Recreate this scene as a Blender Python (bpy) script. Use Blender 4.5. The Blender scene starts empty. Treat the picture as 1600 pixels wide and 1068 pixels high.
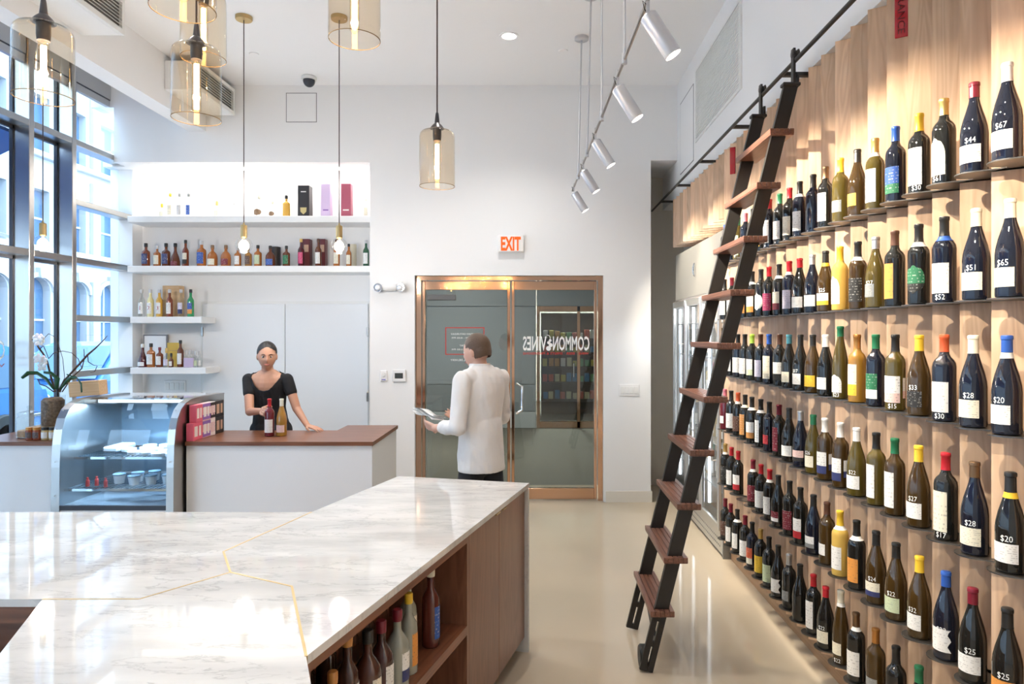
import bpy, bmesh, math, random
from mathutils import Vector, Matrix
random.seed(7)
ORD = ['first', 'second', 'third', 'fourth', 'fifth', 'sixth', 'seventh', 'eighth', 'ninth', 'tenth', 'eleventh', 'twelfth', 'thirteenth', 'fourteenth', 'fifteenth', 'sixteenth', 'seventeenth', 'eighteenth', 'nineteenth', 'twentieth']
SC = bpy.context.scene
COL = SC.collection
R = math.radians
# ---------------------------------------------------------------- camera
F, VX, VY, H = 1067.0, 836.0, 521.0, 1.75      # focal length in pixels, vanishing point, eye height
cam_d = bpy.data.cameras.new('camera')
cam_d.sensor_width = 36.0
cam_d.lens = 36.0 * F / 1600.0
cam_d.shift_x = (800 - VX) / 1600.0
cam_d.shift_y = (VY - 534) / 1600.0
cam_d.clip_end = 200
cam = bpy.data.objects.new('camera', cam_d)
cam.location = (0, 0, H)
cam.rotation_euler = (R(90), 0, 0)
COL.objects.link(cam)
SC.camera = cam
# ---------------------------------------------------------------- sky and exposure
world = bpy.data.worlds.new('world')
SC.world = world
world.use_nodes = True
bg = world.node_tree.nodes['Background']
bg.inputs[0].default_value = (0.60, 0.80, 1.0, 1)
bg.inputs[1].default_value = 6.0
SC.view_settings.view_transform = 'Standard'
SC.view_settings.look = 'None'
SC.view_settings.gamma = 1
SC.view_settings.use_curve_mapping = False
SC.view_settings.exposure = 0.74
SC.cycles.max_bounces = 7
SC.cycles.transparent_max_bounces = 16
SC.cycles.caustics_reflective = False
SC.cycles.caustics_refractive = False
SC.cycles.sample_clamp_indirect = 6.0

def link_light(name, d, loc, rot=(0, 0, 0)):
    o = bpy.data.objects.new(name, d)
    o.location = loc
    o.rotation_euler = rot
    COL.objects.link(o)
    return o

def area(name, loc, rot, sx, sy, power, col=(1, 1, 1), portal=False):
    d = bpy.data.lights.new(name, 'AREA')
    d.shape = 'RECTANGLE'
    d.size, d.size_y = sx, sy
    d.energy = power
    d.color = col
    if portal:
        d.cycles.is_portal = True
    return link_light(name, d, loc, rot)

def spot(name, loc, target, power, angle, blend=0.4, col=(1, 0.93, 0.82), size=0.03):
    d = bpy.data.lights.new(name, 'SPOT')
    d.energy = power
    d.spot_size = R(angle)
    d.spot_blend = blend
    d.shadow_soft_size = size
    d.color = col
    o = link_light(name, d, loc)
    o.rotation_euler = (Vector(target) - Vector(loc)).to_track_quat('-Z', 'Y').to_euler()
    return o

# daylight comes in through the window wall: portals only guide the sampling of the sky
area('window_portal', (-4.75, 2.4, 2.2), (0, R(-90), 0), 4.3, 11.0, 1, portal=True)

# ---------------------------------------------------------------- materials
MATS = {}

def nt(name):
    m = bpy.data.materials.new(name)
    m.use_nodes = True
    t = m.node_tree
    t.nodes.clear()
    out = t.nodes.new('ShaderNodeOutputMaterial')
    return m, t, out

def N(t, kind, **kw):
    n = t.nodes.new('ShaderNode' + kind)
    for k, v in kw.items():
        if hasattr(n, k) and not k.startswith('i_'):
            setattr(n, k, v)
    return n

def L(t, a, b):
    t.links.new(a, b)

def c4(c):
    return (c[0], c[1], c[2], 1)

def pm(name, col, rough=0.5, metal=0.0, emit=None, estr=0.0, trans=0.0, coat=0.0, spec=0.5, ior=1.45,
       noise=None, bump=None, sss=0.0, aniso=0.0):
    """principled material; noise=(scale, amount), bump=(scale, strength)"""
    if name in MATS:
        return MATS[name]
    m, t, out = nt(name)
    p = N(t, 'BsdfPrincipled')
    p.inputs['Base Color'].default_value = c4(col)
    p.inputs['Roughness'].default_value = rough
    p.inputs['Metallic'].default_value = metal
    p.inputs['Transmission Weight'].default_value = trans
    p.inputs['Coat Weight'].default_value = coat
    p.inputs['Coat Roughness'].default_value = 0.03
    p.inputs['Specular IOR Level'].default_value = spec
    p.inputs['IOR'].default_value = ior
    p.inputs['Subsurface Weight'].default_value = sss
    if emit:
        p.inputs['Emission Color'].default_value = c4(emit)
        p.inputs['Emission Strength'].default_value = estr
    if noise or bump:
        tc = N(t, 'TexCoord')
    if noise:
        nz = N(t, 'TexNoise')
        nz.inputs['Scale'].default_value = noise[0]
        nz.inputs['Detail'].default_value = 5
        L(t, tc.outputs['Object'], nz.inputs['Vector'])
        mr = N(t, 'MapRange')
        mr.inputs['To Min'].default_value = 1 - noise[1]
        mr.inputs['To Max'].default_value = 1 + noise[1]
        L(t, nz.outputs['Fac'], mr.inputs['Value'])
        vm = N(t, 'VectorMath', operation='SCALE')
        vm.inputs[0].default_value = col
        L(t, mr.outputs['Result'], vm.inputs['Scale'])
        L(t, vm.outputs['Vector'], p.inputs['Base Color'])
    if bump:
        nb = N(t, 'TexNoise')
        nb.inputs['Scale'].default_value = bump[0]
        nb.inputs['Detail'].default_value = 4
        L(t, tc.outputs['Object'], nb.inputs['Vector'])
        b = N(t, 'Bump')
        b.inputs['Strength'].default_value = bump[1]
        b.inputs['Distance'].default_value = 0.01
        L(t, nb.outputs['Fac'], b.inputs['Height'])
        L(t, b.outputs['Normal'], p.inputs['Normal'])
    L(t, p.outputs[0], out.inputs['Surface'])
    MATS[name] = m
    return m

def thin_glass(name, tint, ior=1.45, rough=0.0, extra=0.0):
    """thin sheet glass: tinted see-through plus a Fresnel reflection"""
    if name in MATS:
        return MATS[name]
    m, t, out = nt(name)
    tr = N(t, 'BsdfTransparent')
    tr.inputs[0].default_value = c4(tint)
    gl = N(t, 'BsdfGlossy')
    gl.inputs['Roughness'].default_value = rough
    lw = N(t, 'LayerWeight')
    lw.inputs['Blend'].default_value = .5
    pw = N(t, 'Math', operation='POWER')
    pw.inputs[1].default_value = 5
    L(t, lw.outputs['Facing'], pw.inputs[0])
    f0 = ((ior - 1) / (ior + 1)) ** 2 + extra
    ma = N(t, 'Math', operation='MULTIPLY_ADD')
    ma.inputs[1].default_value = 1 - f0
    ma.inputs[2].default_value = f0
    L(t, pw.outputs[0], ma.inputs[0])
    fac = ma.outputs[0]
    mx = N(t, 'MixShader')
    L(t, fac, mx.inputs[0])
    L(t, tr.outputs[0], mx.inputs[1])
    L(t, gl.outputs[0], mx.inputs[2])
    L(t, mx.outputs[0], out.inputs['Surface'])
    MATS[name] = m
    return m

def wood(name, c_dark, c_light, axis='Z', scale=1.0, rough=0.4, contrast=1.0, vary=0.25, coat=0.0, ring=2.0):
    """grained timber, the grain running along AXIS; each object gets its own stretch of board"""
    if name in MATS:
        return MATS[name]
    m, t, out = nt(name)
    tc = N(t, 'TexCoord')
    oi = N(t, 'ObjectInfo')
    mu = N(t, 'Math', operation='MULTIPLY')
    mu.inputs[1].default_value = 37.0
    L(t, oi.outputs['Random'], mu.inputs[0])
    ad = N(t, 'VectorMath', operation='ADD')
    L(t, tc.outputs['Object'], ad.inputs[0])
    L(t, mu.outputs[0], ad.inputs[1])
    mp = N(t, 'Mapping')
    s = {'X': (0.06, 1, 1), 'Y': (1, 0.06, 1), 'Z': (1, 1, 0.10)}[axis]
    mp.inputs['Scale'].default_value = [v * scale for v in s]
    L(t, ad.outputs[0], mp.inputs['Vector'])
    n1 = N(t, 'TexNoise')
    n1.inputs['Scale'].default_value = 60
    n1.inputs['Detail'].default_value = 6
    n1.inputs['Roughness'].default_value = 0.6
    L(t, mp.outputs[0], n1.inputs['Vector'])
    n2 = N(t, 'TexNoise')
    n2.inputs['Scale'].default_value = 9 * ring / 2
    n2.inputs['Detail'].default_value = 2
    n2.inputs['Distortion'].default_value = 0.6
    L(t, mp.outputs[0], n2.inputs['Vector'])
    m2 = N(t, 'Math', operation='MULTIPLY')
    m2.inputs[1].default_value = 9.0
    L(t, n2.outputs['Fac'], m2.inputs[0])
    fr = N(t, 'Math', operation='PINGPONG')
    fr.inputs[1].default_value = 0.5
    L(t, m2.outputs[0], fr.inputs[0])
    mixf = N(t, 'Math', operation='MULTIPLY_ADD')
    mixf.inputs[1].default_value = 0.9 * contrast
    L(t, fr.outputs[0], mixf.inputs[0])
    a2 = N(t, 'Math', operation='MULTIPLY')
    a2.inputs[1].default_value = 0.55
    L(t, n1.outputs['Fac'], a2.inputs[0])
    L(t, a2.outputs[0], mixf.inputs[2])
    mix = N(t, 'Mix', data_type='RGBA')
    L(t, mixf.outputs[0], mix.inputs['Factor'])
    mix.inputs['A'].default_value = c4(c_dark)
    mix.inputs['B'].default_value = c4(c_light)
    mr = N(t, 'MapRange')
    mr.inputs['To Min'].default_value = 1 - vary
    mr.inputs['To Max'].default_value = 1 + vary * 0.4
    L(t, oi.outputs['Random'], mr.inputs['Value'])
    vm = N(t, 'VectorMath', operation='SCALE')
    L(t, mix.outputs['Result'], vm.inputs[0])
    L(t, mr.outputs[0], vm.inputs['Scale'])
    p = N(t, 'BsdfPrincipled')
    p.inputs['Roughness'].default_value = rough
    p.inputs['Coat Weight'].default_value = coat
    L(t, vm.outputs['Vector'], p.inputs['Base Color'])
    L(t, p.outputs[0], out.inputs['Surface'])
    MATS[name] = m
    return m

def marble_mat():
    m, t, out = nt('marble')
    tc = N(t, 'TexCoord')
    mp = N(t, 'Mapping')
    mp.inputs['Rotation'].default_value = (0, 0, R(-28))
    mp.inputs['Scale'].default_value = (1.0, 3.2, 1.0)
    L(t, tc.outputs['Object'], mp.inputs['Vector'])
    dist = N(t, 'TexNoise')
    dist.inputs['Scale'].default_value = 2.2
    dist.inputs['Detail'].default_value = 8
    L(t, mp.outputs[0], dist.inputs['Vector'])
    sub = N(t, 'VectorMath', operation='MULTIPLY_ADD')
    sub.inputs[1].default_value = (0.5, 0.5, 0.5)
    L(t, dist.outputs['Color'], sub.inputs[0])
    L(t, mp.outputs[0], sub.inputs[2])
    v = N(t, 'TexNoise')
    v.inputs['Scale'].default_value = 3.0
    v.inputs['Detail'].default_value = 10
    v.inputs['Roughness'].default_value = 0.62
    L(t, sub.outputs[0], v.inputs['Vector'])
    ab = N(t, 'Math', operation='SUBTRACT')
    ab.inputs[1].default_value = 0.5
    L(t, v.outputs['Fac'], ab.inputs[0])
    a2 = N(t, 'Math', operation='ABSOLUTE')
    L(t, ab.outputs[0], a2.inputs[0])
    r1 = N(t, 'MapRange')
    r1.inputs['From Max'].default_value = 0.022
    L(t, a2.outputs[0], r1.inputs['Value'])
    cloud = N(t, 'TexNoise')
    cloud.inputs['Scale'].default_value = 2.6
    cloud.inputs['Detail'].default_value = 7
    L(t, mp.outputs[0], cloud.inputs['Vector'])
    r2 = N(t, 'MapRange')
    r2.inputs['From Min'].default_value = 0.3
    r2.inputs['From Max'].default_value = 0.7
    L(t, cloud.outputs['Fac'], r2.inputs['Value'])
    base = N(t, 'Mix', data_type='RGBA')
    base.inputs['A'].default_value = (0.52, 0.515, 0.505, 1)
    base.inputs['B'].default_value = (0.70, 0.69, 0.665, 1)
    L(t, r2.outputs[0], base.inputs['Factor'])
    # the veins fade in and out over the slab
    vf = N(t, 'TexNoise')
    vf.inputs['Scale'].default_value = 1.4
    L(t, tc.outputs['Object'], vf.inputs['Vector'])
    r3 = N(t, 'MapRange')
    r3.inputs['From Min'].default_value = 0.35
    r3.inputs['From Max'].default_value = 0.65
    r3.inputs['To Min'].default_value = 0.6
    r3.inputs['To Max'].default_value = 0.1
    L(t, vf.outputs['Fac'], r3.inputs['Value'])
    inv = N(t, 'Math', operation='MULTIPLY_ADD')
    one = N(t, 'Math', operation='SUBTRACT')
    one.inputs[0].default_value = 1
    L(t, r1.outputs[0], one.inputs[1])
    mulv = N(t, 'Math', operation='MULTIPLY')
    L(t, one.outputs[0], mulv.inputs[0])
    L(t, r3.outputs[0], mulv.inputs[1])
    mix = N(t, 'Mix', data_type='RGBA')
    L(t, mulv.outputs[0], mix.inputs['Factor'])
    L(t, base.outputs['Result'], mix.inputs['A'])
    mix.inputs['B'].default_value = (0.33, 0.325, 0.32, 1)
    p = N(t, 'BsdfPrincipled')
    p.inputs['Roughness'].default_value = 0.035
    p.inputs['Specular IOR Level'].default_value = 0.45
    L(t, mix.outputs['Result'], p.inputs['Base Color'])
    L(t, p.outputs[0], out.inputs['Surface'])
    return m

def label_mat(c1, c2=None, split=0.35, ink=(0.12, 0.1, 0.1), amount=0.5):
    """paper label: one or two colour fields with rows of fine print, on the label's own UV"""
    key = 'label_%s_%s_%.2f_%.2f_%s' % (c1, c2, split, amount, ink)
    if key in MATS:
        return MATS[key]
    m, t, out = nt('printed_label')
    uv = N(t, 'UVMap')
    sx = N(t, 'SeparateXYZ')
    L(t, uv.outputs[0], sx.inputs[0])
    base = N(t, 'Mix', data_type='RGBA')
    base.inputs['A'].default_value = c4(c2 if c2 else c1)
    base.inputs['B'].default_value = c4(c1)
    gt = N(t, 'Math', operation='GREATER_THAN')
    gt.inputs[1].default_value = split
    L(t, sx.outputs['Y'], gt.inputs[0])
    L(t, gt.outputs[0], base.inputs['Factor'])
    # rows of print: lines by v, broken up by noise along u
    lv = N(t, 'Math', operation='MULTIPLY')
    lv.inputs[1].default_value = 9
    L(t, sx.outputs['Y'], lv.inputs[0])
    fl = N(t, 'Math', operation='FRACT')
    L(t, lv.outputs[0], fl.inputs[0])
    g2 = N(t, 'Math', operation='GREATER_THAN')
    g2.inputs[1].default_value = 0.62
    L(t, fl.outputs[0], g2.inputs[0])
    oi = N(t, 'ObjectInfo')
    off = N(t, 'Math', operation='MULTIPLY')
    off.inputs[1].default_value = 50
    L(t, oi.outputs['Random'], off.inputs[0])
    cb = N(t, 'CombineXYZ')
    mu = N(t, 'Math', operation='MULTIPLY')
    mu.inputs[1].default_value = 7
    L(t, sx.outputs['X'], mu.inputs[0])
    L(t, mu.outputs[0], cb.inputs[0])
    fo = N(t, 'Math', operation='FLOOR')
    L(t, lv.outputs[0], fo.inputs[0])
    L(t, fo.outputs[0], cb.inputs[1])
    L(t, off.outputs[0], cb.inputs[2])
    nz = N(t, 'TexNoise')
    nz.inputs['Scale'].default_value = 1.6
    L(t, cb.outputs[0], nz.inputs['Vector'])
    g3 = N(t, 'Math', operation='GREATER_THAN')
    g3.inputs[1].default_value = 0.56
    L(t, nz.outputs['Fac'], g3.inputs[0])
    a = N(t, 'Math', operation='MULTIPLY')
    L(t, g2.outputs[0], a.inputs[0])
    L(t, g3.outputs[0], a.inputs[1])
    b = N(t, 'Math', operation='MULTIPLY')
    b.inputs[1].default_value = amount
    L(t, a.outputs[0], b.inputs[0])
    mix = N(t, 'Mix', data_type='RGBA')
    L(t, b.outputs[0], mix.inputs['Factor'])
    L(t, base.outputs['Result'], mix.inputs['A'])
    mix.inputs['B'].default_value = c4(ink)
    p = N(t, 'BsdfPrincipled')
    p.inputs['Roughness'].default_value = 0.55
    L(t, mix.outputs['Result'], p.inputs['Base Color'])
    L(t, p.outputs[0], out.inputs['Surface'])
    MATS[key] = m
    return m

M_white = pm('wall_paint', (0.85, 0.85, 0.85), 0.6, bump=(220, 0.03))
M_ceil = pm('ceiling_paint', (0.92, 0.92, 0.925), 0.7)
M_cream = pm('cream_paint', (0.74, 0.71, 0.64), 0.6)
M_trim = pm('trim_paint', (0.8, 0.8, 0.78), 0.4)
M_gap = pm('shadow_gap', (0.25, 0.25, 0.26), 0.8)
M_floor = pm('polished_floor', (0.54, 0.455, 0.345), 0.075, noise=(1.3, 0.06), spec=0.45)
M_steel = pm('brushed_steel', (0.47, 0.455, 0.44), 0.3, 1.0, noise=(3, 0.08))
M_chrome = pm('polished_chrome', (0.82, 0.82, 0.82), 0.05, 1.0)
M_bronze = pm('polished_bronze', (0.66, 0.40, 0.26), 0.1, 1.0)
M_brass = pm('satin_brass', (0.52, 0.38, 0.18), 0.42, 1.0)
M_black = pm('black_steel', (0.035, 0.032, 0.03), 0.38, 0.4)
M_rub = pm('black_rubber', (0.02, 0.022, 0.02), 0.5)
M_plate = pm('steel_plate', (0.16, 0.15, 0.14), 0.35, 0.9)
M_track = pm('grey_lacquer', (0.6, 0.6, 0.62), 0.3, 0.5)
M_maple = wood('maple', (0.66, 0.42, 0.26), (0.93, 0.68, 0.47), 'Z', 1.0, 0.36, 1.0, 0.30)
M_walnut = wood('walnut', (0.12, 0.042, 0.021), (0.31, 0.125, 0.062), 'X', 1.0, 0.32, 1.0, 0.15)
M_walnut_v = wood('walnut_upright', (0.14, 0.06, 0.034), (0.28, 0.13, 0.074), 'Z', 1.0, 0.3, 0.8, 0.12)
M_tread = wood('walnut_tread', (0.10, 0.04, 0.028), (0.28, 0.125, 0.08), 'Y', 1.6, 0.35, 1.0, 0.15)
M_oakbox = wood('pale_timber', (0.58, 0.36, 0.18), (0.82, 0.58, 0.34), 'X', 1.0, 0.5, 0.8, 0.1)
M_marble = marble_mat()
M_pane = thin_glass('window_glass', (0.93, 0.97, 1.0))
M_door_gl = thin_glass('door_glass', (0.78, 0.82, 0.82), 1.6)
M_case_gl = thin_glass('case_glass', (0.86, 0.95, 1.0), 1.5)
M_amber = thin_glass('amber_glass', (0.955, 0.885, 0.78), 1.5)
M_clear = thin_glass('clear_glass', (0.93, 0.95, 0.95), 1.5)
M_cool_gl = thin_glass('cooler_glass', (0.85, 0.88, 0.9), 1.5)

# ---------------------------------------------------------------- mesh helpers
class MB:
    def __init__(s):
        s.v, s.f, s.uv = [], [], {}

    def add(s, vs, fs, uvs=None):
        o = len(s.v)
        s.v += [tuple(p) for p in vs]
        for i, f in enumerate(fs):
            if uvs:
                s.uv[len(s.f)] = uvs[i]
            s.f.append([k + o for k in f])
        return s

    def box(s, x0, x1, y0, y1, z0, z1, mat=None):
        vs = [(x, y, z) for x in (x0, x1) for y in (y0, y1) for z in (z0, z1)]
        if mat:
            vs = [mat @ Vector(p) for p in vs]
        return s.add(vs, [(0, 1, 3, 2), (4, 6, 7, 5), (0, 4, 5, 1), (2, 3, 7, 6), (0, 2, 6, 4), (1, 5, 7, 3)])

    def cbox(s, x0, x1, y0, y1, z0, z1, c=0.004, mat=None):
        """box with its upright and level edges eased by C"""
        c = min(c, (x1 - x0) * .45, (y1 - y0) * .45, (z1 - z0) * .45)
        def ring(z, k):
            a0, a1, b0, b1 = x0 + k, x1 - k, y0 + k, y1 - k
            return [(a0 + c - k, b0, z), (a1 - c + k, b0, z), (a1, b0 + c - k, z), (a1, b1 - c + k, z),
                    (a1 - c + k, b1, z), (a0 + c - k, b1, z), (a0, b1 - c + k, z), (a0, b0 + c - k, z)]
        vs = ring(z0, c * .9) + ring(z0 + c, 0) + ring(z1 - c, 0) + ring(z1, c * .9)
        if mat:
            vs = [mat @ Vector(p) for p in vs]
        fs = [tuple(range(7, -1, -1)), tuple(range(24, 32))]
        for k in range(3):
            for i in range(8):
                j = (i + 1) % 8
                fs.append((k * 8 + i, k * 8 + j, k * 8 + 8 + j, k * 8 + 8 + i))
        return s.add(vs, fs)

    def prism(s, poly, z0, z1):
        a = sum(poly[i][0] * poly[(i + 1) % len(poly)][1] - poly[(i + 1) % len(poly)][0] * poly[i][1] for i in range(len(poly)))
        if a < 0:
            poly = poly[::-1]
        n = len(poly)
        vs = [(p[0], p[1], z0) for p in poly] + [(p[0], p[1], z1) for p in poly]
        fs = [tuple(range(n - 1, -1, -1)), tuple(range(n, 2 * n))] + [(i, (i + 1) % n, n + (i + 1) % n, n + i) for i in range(n)]
        return s.add(vs, fs)

    def prism_x(s, poly, x0, x1):
        """POLY in (y, z), pulled along x"""
        n = len(poly)
        a = sum(poly[i][0] * poly[(i + 1) % n][1] - poly[(i + 1) % n][0] * poly[i][1] for i in range(n))
        if a < 0:
            poly = poly[::-1]
        vs = [(x0, p[0], p[1]) for p in poly] + [(x1, p[0], p[1]) for p in poly]
        fs = [tuple(range(n - 1, -1, -1)), tuple(range(n, 2 * n))] + [(i, (i + 1) % n, n + (i + 1) % n, n + i) for i in range(n)]
        return s.add(vs, fs)

    def prism_y(s, poly, y0, y1):
        """POLY in (x, z), pulled along y"""
        n = len(poly)
        a = sum(poly[i][0] * poly[(i + 1) % n][1] - poly[(i + 1) % n][0] * poly[i][1] for i in range(n))
        if a > 0:
            poly = poly[::-1]
        vs = [(p[0], y0, p[1]) for p in poly] + [(p[0], y1, p[1]) for p in poly]
        fs = [tuple(range(n - 1, -1, -1)), tuple(range(n, 2 * n))] + [(i, (i + 1) % n, n + (i + 1) % n, n + i) for i in range(n)]
        return s.add(vs, fs)

    def lathe(s, prof, seg=20, c=(0, 0, 0), mat=None, cap0=True, cap1=True, sx=1, sy=1):
        vs, fs = [], []
        for r, z in prof:
            for k in range(seg):
                a = 2 * math.pi * k / seg
                vs.append(Vector((c[0] + r * math.cos(a) * sx, c[1] + r * math.sin(a) * sy, c[2] + z)))
        if mat:
            vs = [mat @ p for p in vs]
        for i in range(len(prof) - 1):
            for k in range(seg):
                j = (k + 1) % seg
                fs.append((i * seg + k, i * seg + j, (i + 1) * seg + j, (i + 1) * seg + k))
        if cap0:
            fs.append(tuple(range(seg - 1, -1, -1)))
        if cap1:
            b = (len(prof) - 1) * seg
            fs.append(tuple(range(b, b + seg)))
        return s.add(vs, fs)

    def cyl(s, a, b, r0, r1=None, seg=12):
        a, b = Vector(a), Vector(b)
        q = (b - a).to_track_quat('Z', 'Y').to_matrix().to_4x4()
        q.translation = a
        return s.lathe([(r0, 0), (r0 if r1 is None else r1, (b - a).length)], seg, mat=q)

    def tube(s, pts, r, seg=8):
        """round tube through PTS; R a number or one per point"""
        pts = [Vector(p) for p in pts]
        rs = r if isinstance(r, (list, tuple)) else [r] * len(pts)
        vs, fs = [], []
        up = Vector((0, 0, 1))
        prev = None
        for i, p in enumerate(pts):
            d = (pts[min(i + 1, len(pts) - 1)] - pts[max(i - 1, 0)]).normalized()
            u = prev if prev is not None else (up if abs(d.z) < 0.95 else Vector((1, 0, 0)))
            x = (u - d * u.dot(d))
            x = x.normalized() if x.length > 1e-6 else d.orthogonal().normalized()
            prev = x
            y = d.cross(x)
            for k in range(seg):
                a = 2 * math.pi * k / seg
                vs.append(p + (x * math.cos(a) + y * math.sin(a)) * rs[i])
        n = len(pts)
        for i in range(n - 1):
            for k in range(seg):
                j = (k + 1) % seg
                fs.append((i * seg + k, i * seg + j, (i + 1) * seg + j, (i + 1) * seg + k))
        fs.append(tuple(range(seg - 1, -1, -1)))
        fs.append(tuple(range((n - 1) * seg, n * seg)))
        return s.add(vs, fs)

    def bar(s, a, b, w, h, up=(0, 0, 1)):
        """rectangular bar from A to B; H along UP, W across"""
        a, b, up = Vector(a), Vector(b), Vector(up)
        d = (b - a).normalized()
        x = d.cross(up).normalized()
        y = x.cross(d).normalized()
        vs = []
        for p in (a, b):
            for i, j in ((-1, -1), (1, -1), (1, 1), (-1, 1)):
                vs.append(p + x * (i * w / 2) + y * (j * h / 2))
        return s.add(vs, [(3, 2, 1, 0), (4, 5, 6, 7), (0, 1, 5, 4), (1, 2, 6, 5), (2, 3, 7, 6), (3, 0, 4, 7)])

    def sphere(s, c, r, seg=16, rings=10, sx=1, sy=1, sz=1, mat=None):
        vs, fs = [], []
        for i in range(rings + 1):
            th = math.pi * i / rings
            for k in range(seg):
                a = 2 * math.pi * k / seg
                vs.append(Vector((c[0] + r * sx * math.sin(th) * math.cos(a), c[1] + r * sy * math.sin(th) * math.sin(a), c[2] + r * sz * math.cos(th))))
        if mat:
            vs = [mat @ p for p in vs]
        for i in range(rings):
            for k in range(seg):
                j = (k + 1) % seg
                fs.append((i * seg + k, (i + 1) * seg + k, (i + 1) * seg + j, i * seg + j))
        return s.add(vs, fs)

    def mesh(s, name, smooth=False):
        me = bpy.data.meshes.new(name)
        me.from_pydata([tuple(p) for p in s.v], [], s.f)
        if s.uv:
            ul = me.uv_layers.new(name='UVMap')
            for pi, poly in enumerate(me.polygons):
                u = s.uv.get(pi)
                if u:
                    for k, li in enumerate(poly.loop_indices):
                        ul.data[li].uv = u[k]
        me.validate()
        me.update()
        if smooth:
            me.shade_smooth()
            try:
                me.set_sharp_from_angle(angle=R(38))
            except Exception:
                pass
        return me

    def build(s, name, mat, parent=None, smooth=False):
        return put(name, s.mesh(name, smooth), mat, parent)

def put(name, me, mat, parent=None, loc=None, rot=None):
    """link a mesh as an object with its own material, so that alike pieces can share mesh data"""
    o = bpy.data.objects.new(name, me)
    if not me.materials:
        me.materials.append(None)
    o.material_slots[0].link = 'OBJECT'
    o.material_slots[0].material = mat
    COL.objects.link(o)
    if parent:
        o.parent = parent
    if loc is not None:
        o.location = loc
    if rot is not None:
        o.rotation_euler = rot
    return o

def tag(o, label=None, cat=None, group=None, kind=None):
    if label:
        o['label'] = label
    if cat:
        o['category'] = cat
    if group:
        o['group'] = group
    if kind:
        o['kind'] = kind
    return o

def empty(name, loc=(0, 0, 0), rz=0, label=None, cat=None, group=None, kind=None):
    o = bpy.data.objects.new(name, None)
    o.empty_display_size = 0.05
    o.location = loc
    o.rotation_euler = (0, 0, rz)
    COL.objects.link(o)
    return tag(o, label, cat, group, kind)

def struct(o, label=None):
    return tag(o, label, None, None, 'structure')

def at(u, v, D):
    """a place in the room from where it is seen in the photograph, at depth D"""
    return Vector(((u - VX) * D / F, D, H + (VY - v) * D / F))

TXT = {}
def text_mesh(s, size, xs=1.0, depth=0.0, align='CENTER', bold=0.0):
    key = (s, size, xs, depth, align, bold)
    if key in TXT:
        return TXT[key]
    cu = bpy.data.curves.new('lettering', 'FONT')
    cu.body = s
    cu.size = size
    cu.align_x = align
    cu.align_y = 'CENTER'
    cu.extrude = depth
    cu.offset = bold
    cu.resolution_u = 2
    ob = bpy.data.objects.new('lettering', cu)
    me = bpy.data.meshes.new_from_object(ob)
    bpy.data.objects.remove(ob)
    for v in me.vertices:
        v.co.x *= xs
    me.materials.clear()
    TXT[key] = me
    return me

def wrap_text(s, size, r, th0, z0, xs=1.0):
    """lettering bent round a bottle of radius R, centred on the bearing TH0"""
    key = ('w', s, size, r, th0, z0, xs)
    if key in TXT:
        return TXT[key]
    me = text_mesh(s, size, xs).copy()
    for v in me.vertices:
        a = th0 + v.co.x / r
        y = v.co.y
        v.co = (r * math.cos(a), r * math.sin(a), z0 + y)
    TXT[key] = me
    return me
# ================================================================ THE ROOM
YB, ZC, XW = 7.1, 4.33, -4.38          # back wall, ceiling, window wall
XF = 1.46                              # front edge of the wine wall's fins
struct(MB().box(-4.62, 1.78, -3.2, 7.9, -0.1, 0).build('floor', M_floor), 'polished beige floor of the shop')
struct(MB().box(-4.62, 1.9, -3.3, 7.35, ZC, ZC + 0.15).build('ceiling', M_ceil), 'white painted ceiling')
b = MB()
b.box(-4.38, -1.717, YB, 7.3, 3.533, ZC)
b.box(-4.62, -4.38, 7.1, 7.3, 4.1, ZC)
b.box(-1.717, -1.251, YB, 7.9, 0, ZC)
b.box(-1.251, 0.712, YB, 7.32, 2.355, ZC)
b.box(0.712, 1.204, YB, 7.9, 0, ZC)
b.box(1.204, 1.85, YB, 7.9, 3.55, ZC)
struct(b.build('wall_back', M_white), 'white back wall around the glass entrance')
b = MB()
b.box(-4.62, -1.717, 7.62, 7.9, 0, 3.7)
b.box(-4.62, -1.717, 7.3, 7.62, 3.533, 3.7)
b.box(-4.62, XW, 7.43, 7.62, 0, 3.533)
struct(b.build('wall_niche', M_white), 'white recessed shelf niche at the back')
b = MB()
b.box(1.478, 1.85, -3.2, YB, 3.171, ZC)
b.box(1.478, 1.85, YB, 8.0, 3.171, 3.7)
b.box(1.72, 1.85, -3.2, 7.9, 0, 3.171)
struct(b.build('wall_right', M_white), 'white wall above the wine display')
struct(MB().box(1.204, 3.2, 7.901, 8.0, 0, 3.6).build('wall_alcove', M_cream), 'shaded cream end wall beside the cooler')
struct(MB().box(-4.62, 1.85, -3.35, -3.2, 0, ZC).build('wall_front', M_white), 'white wall behind the viewer')
b = MB()
b.box(0.735, 1.216, 7.088, 7.1, 0, 0.115)
b.box(1.204, 1.216, 7.1, 7.45, 0, 0.115)
struct(b.build('baseboard_back', M_cream), 'cream baseboard beside the glass doors')
struct(MB().box(-3.6, -3.42, -3.2, YB, 3.85, ZC).build('beam', M_white), 'white ceiling bulkhead along the windows')

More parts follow.
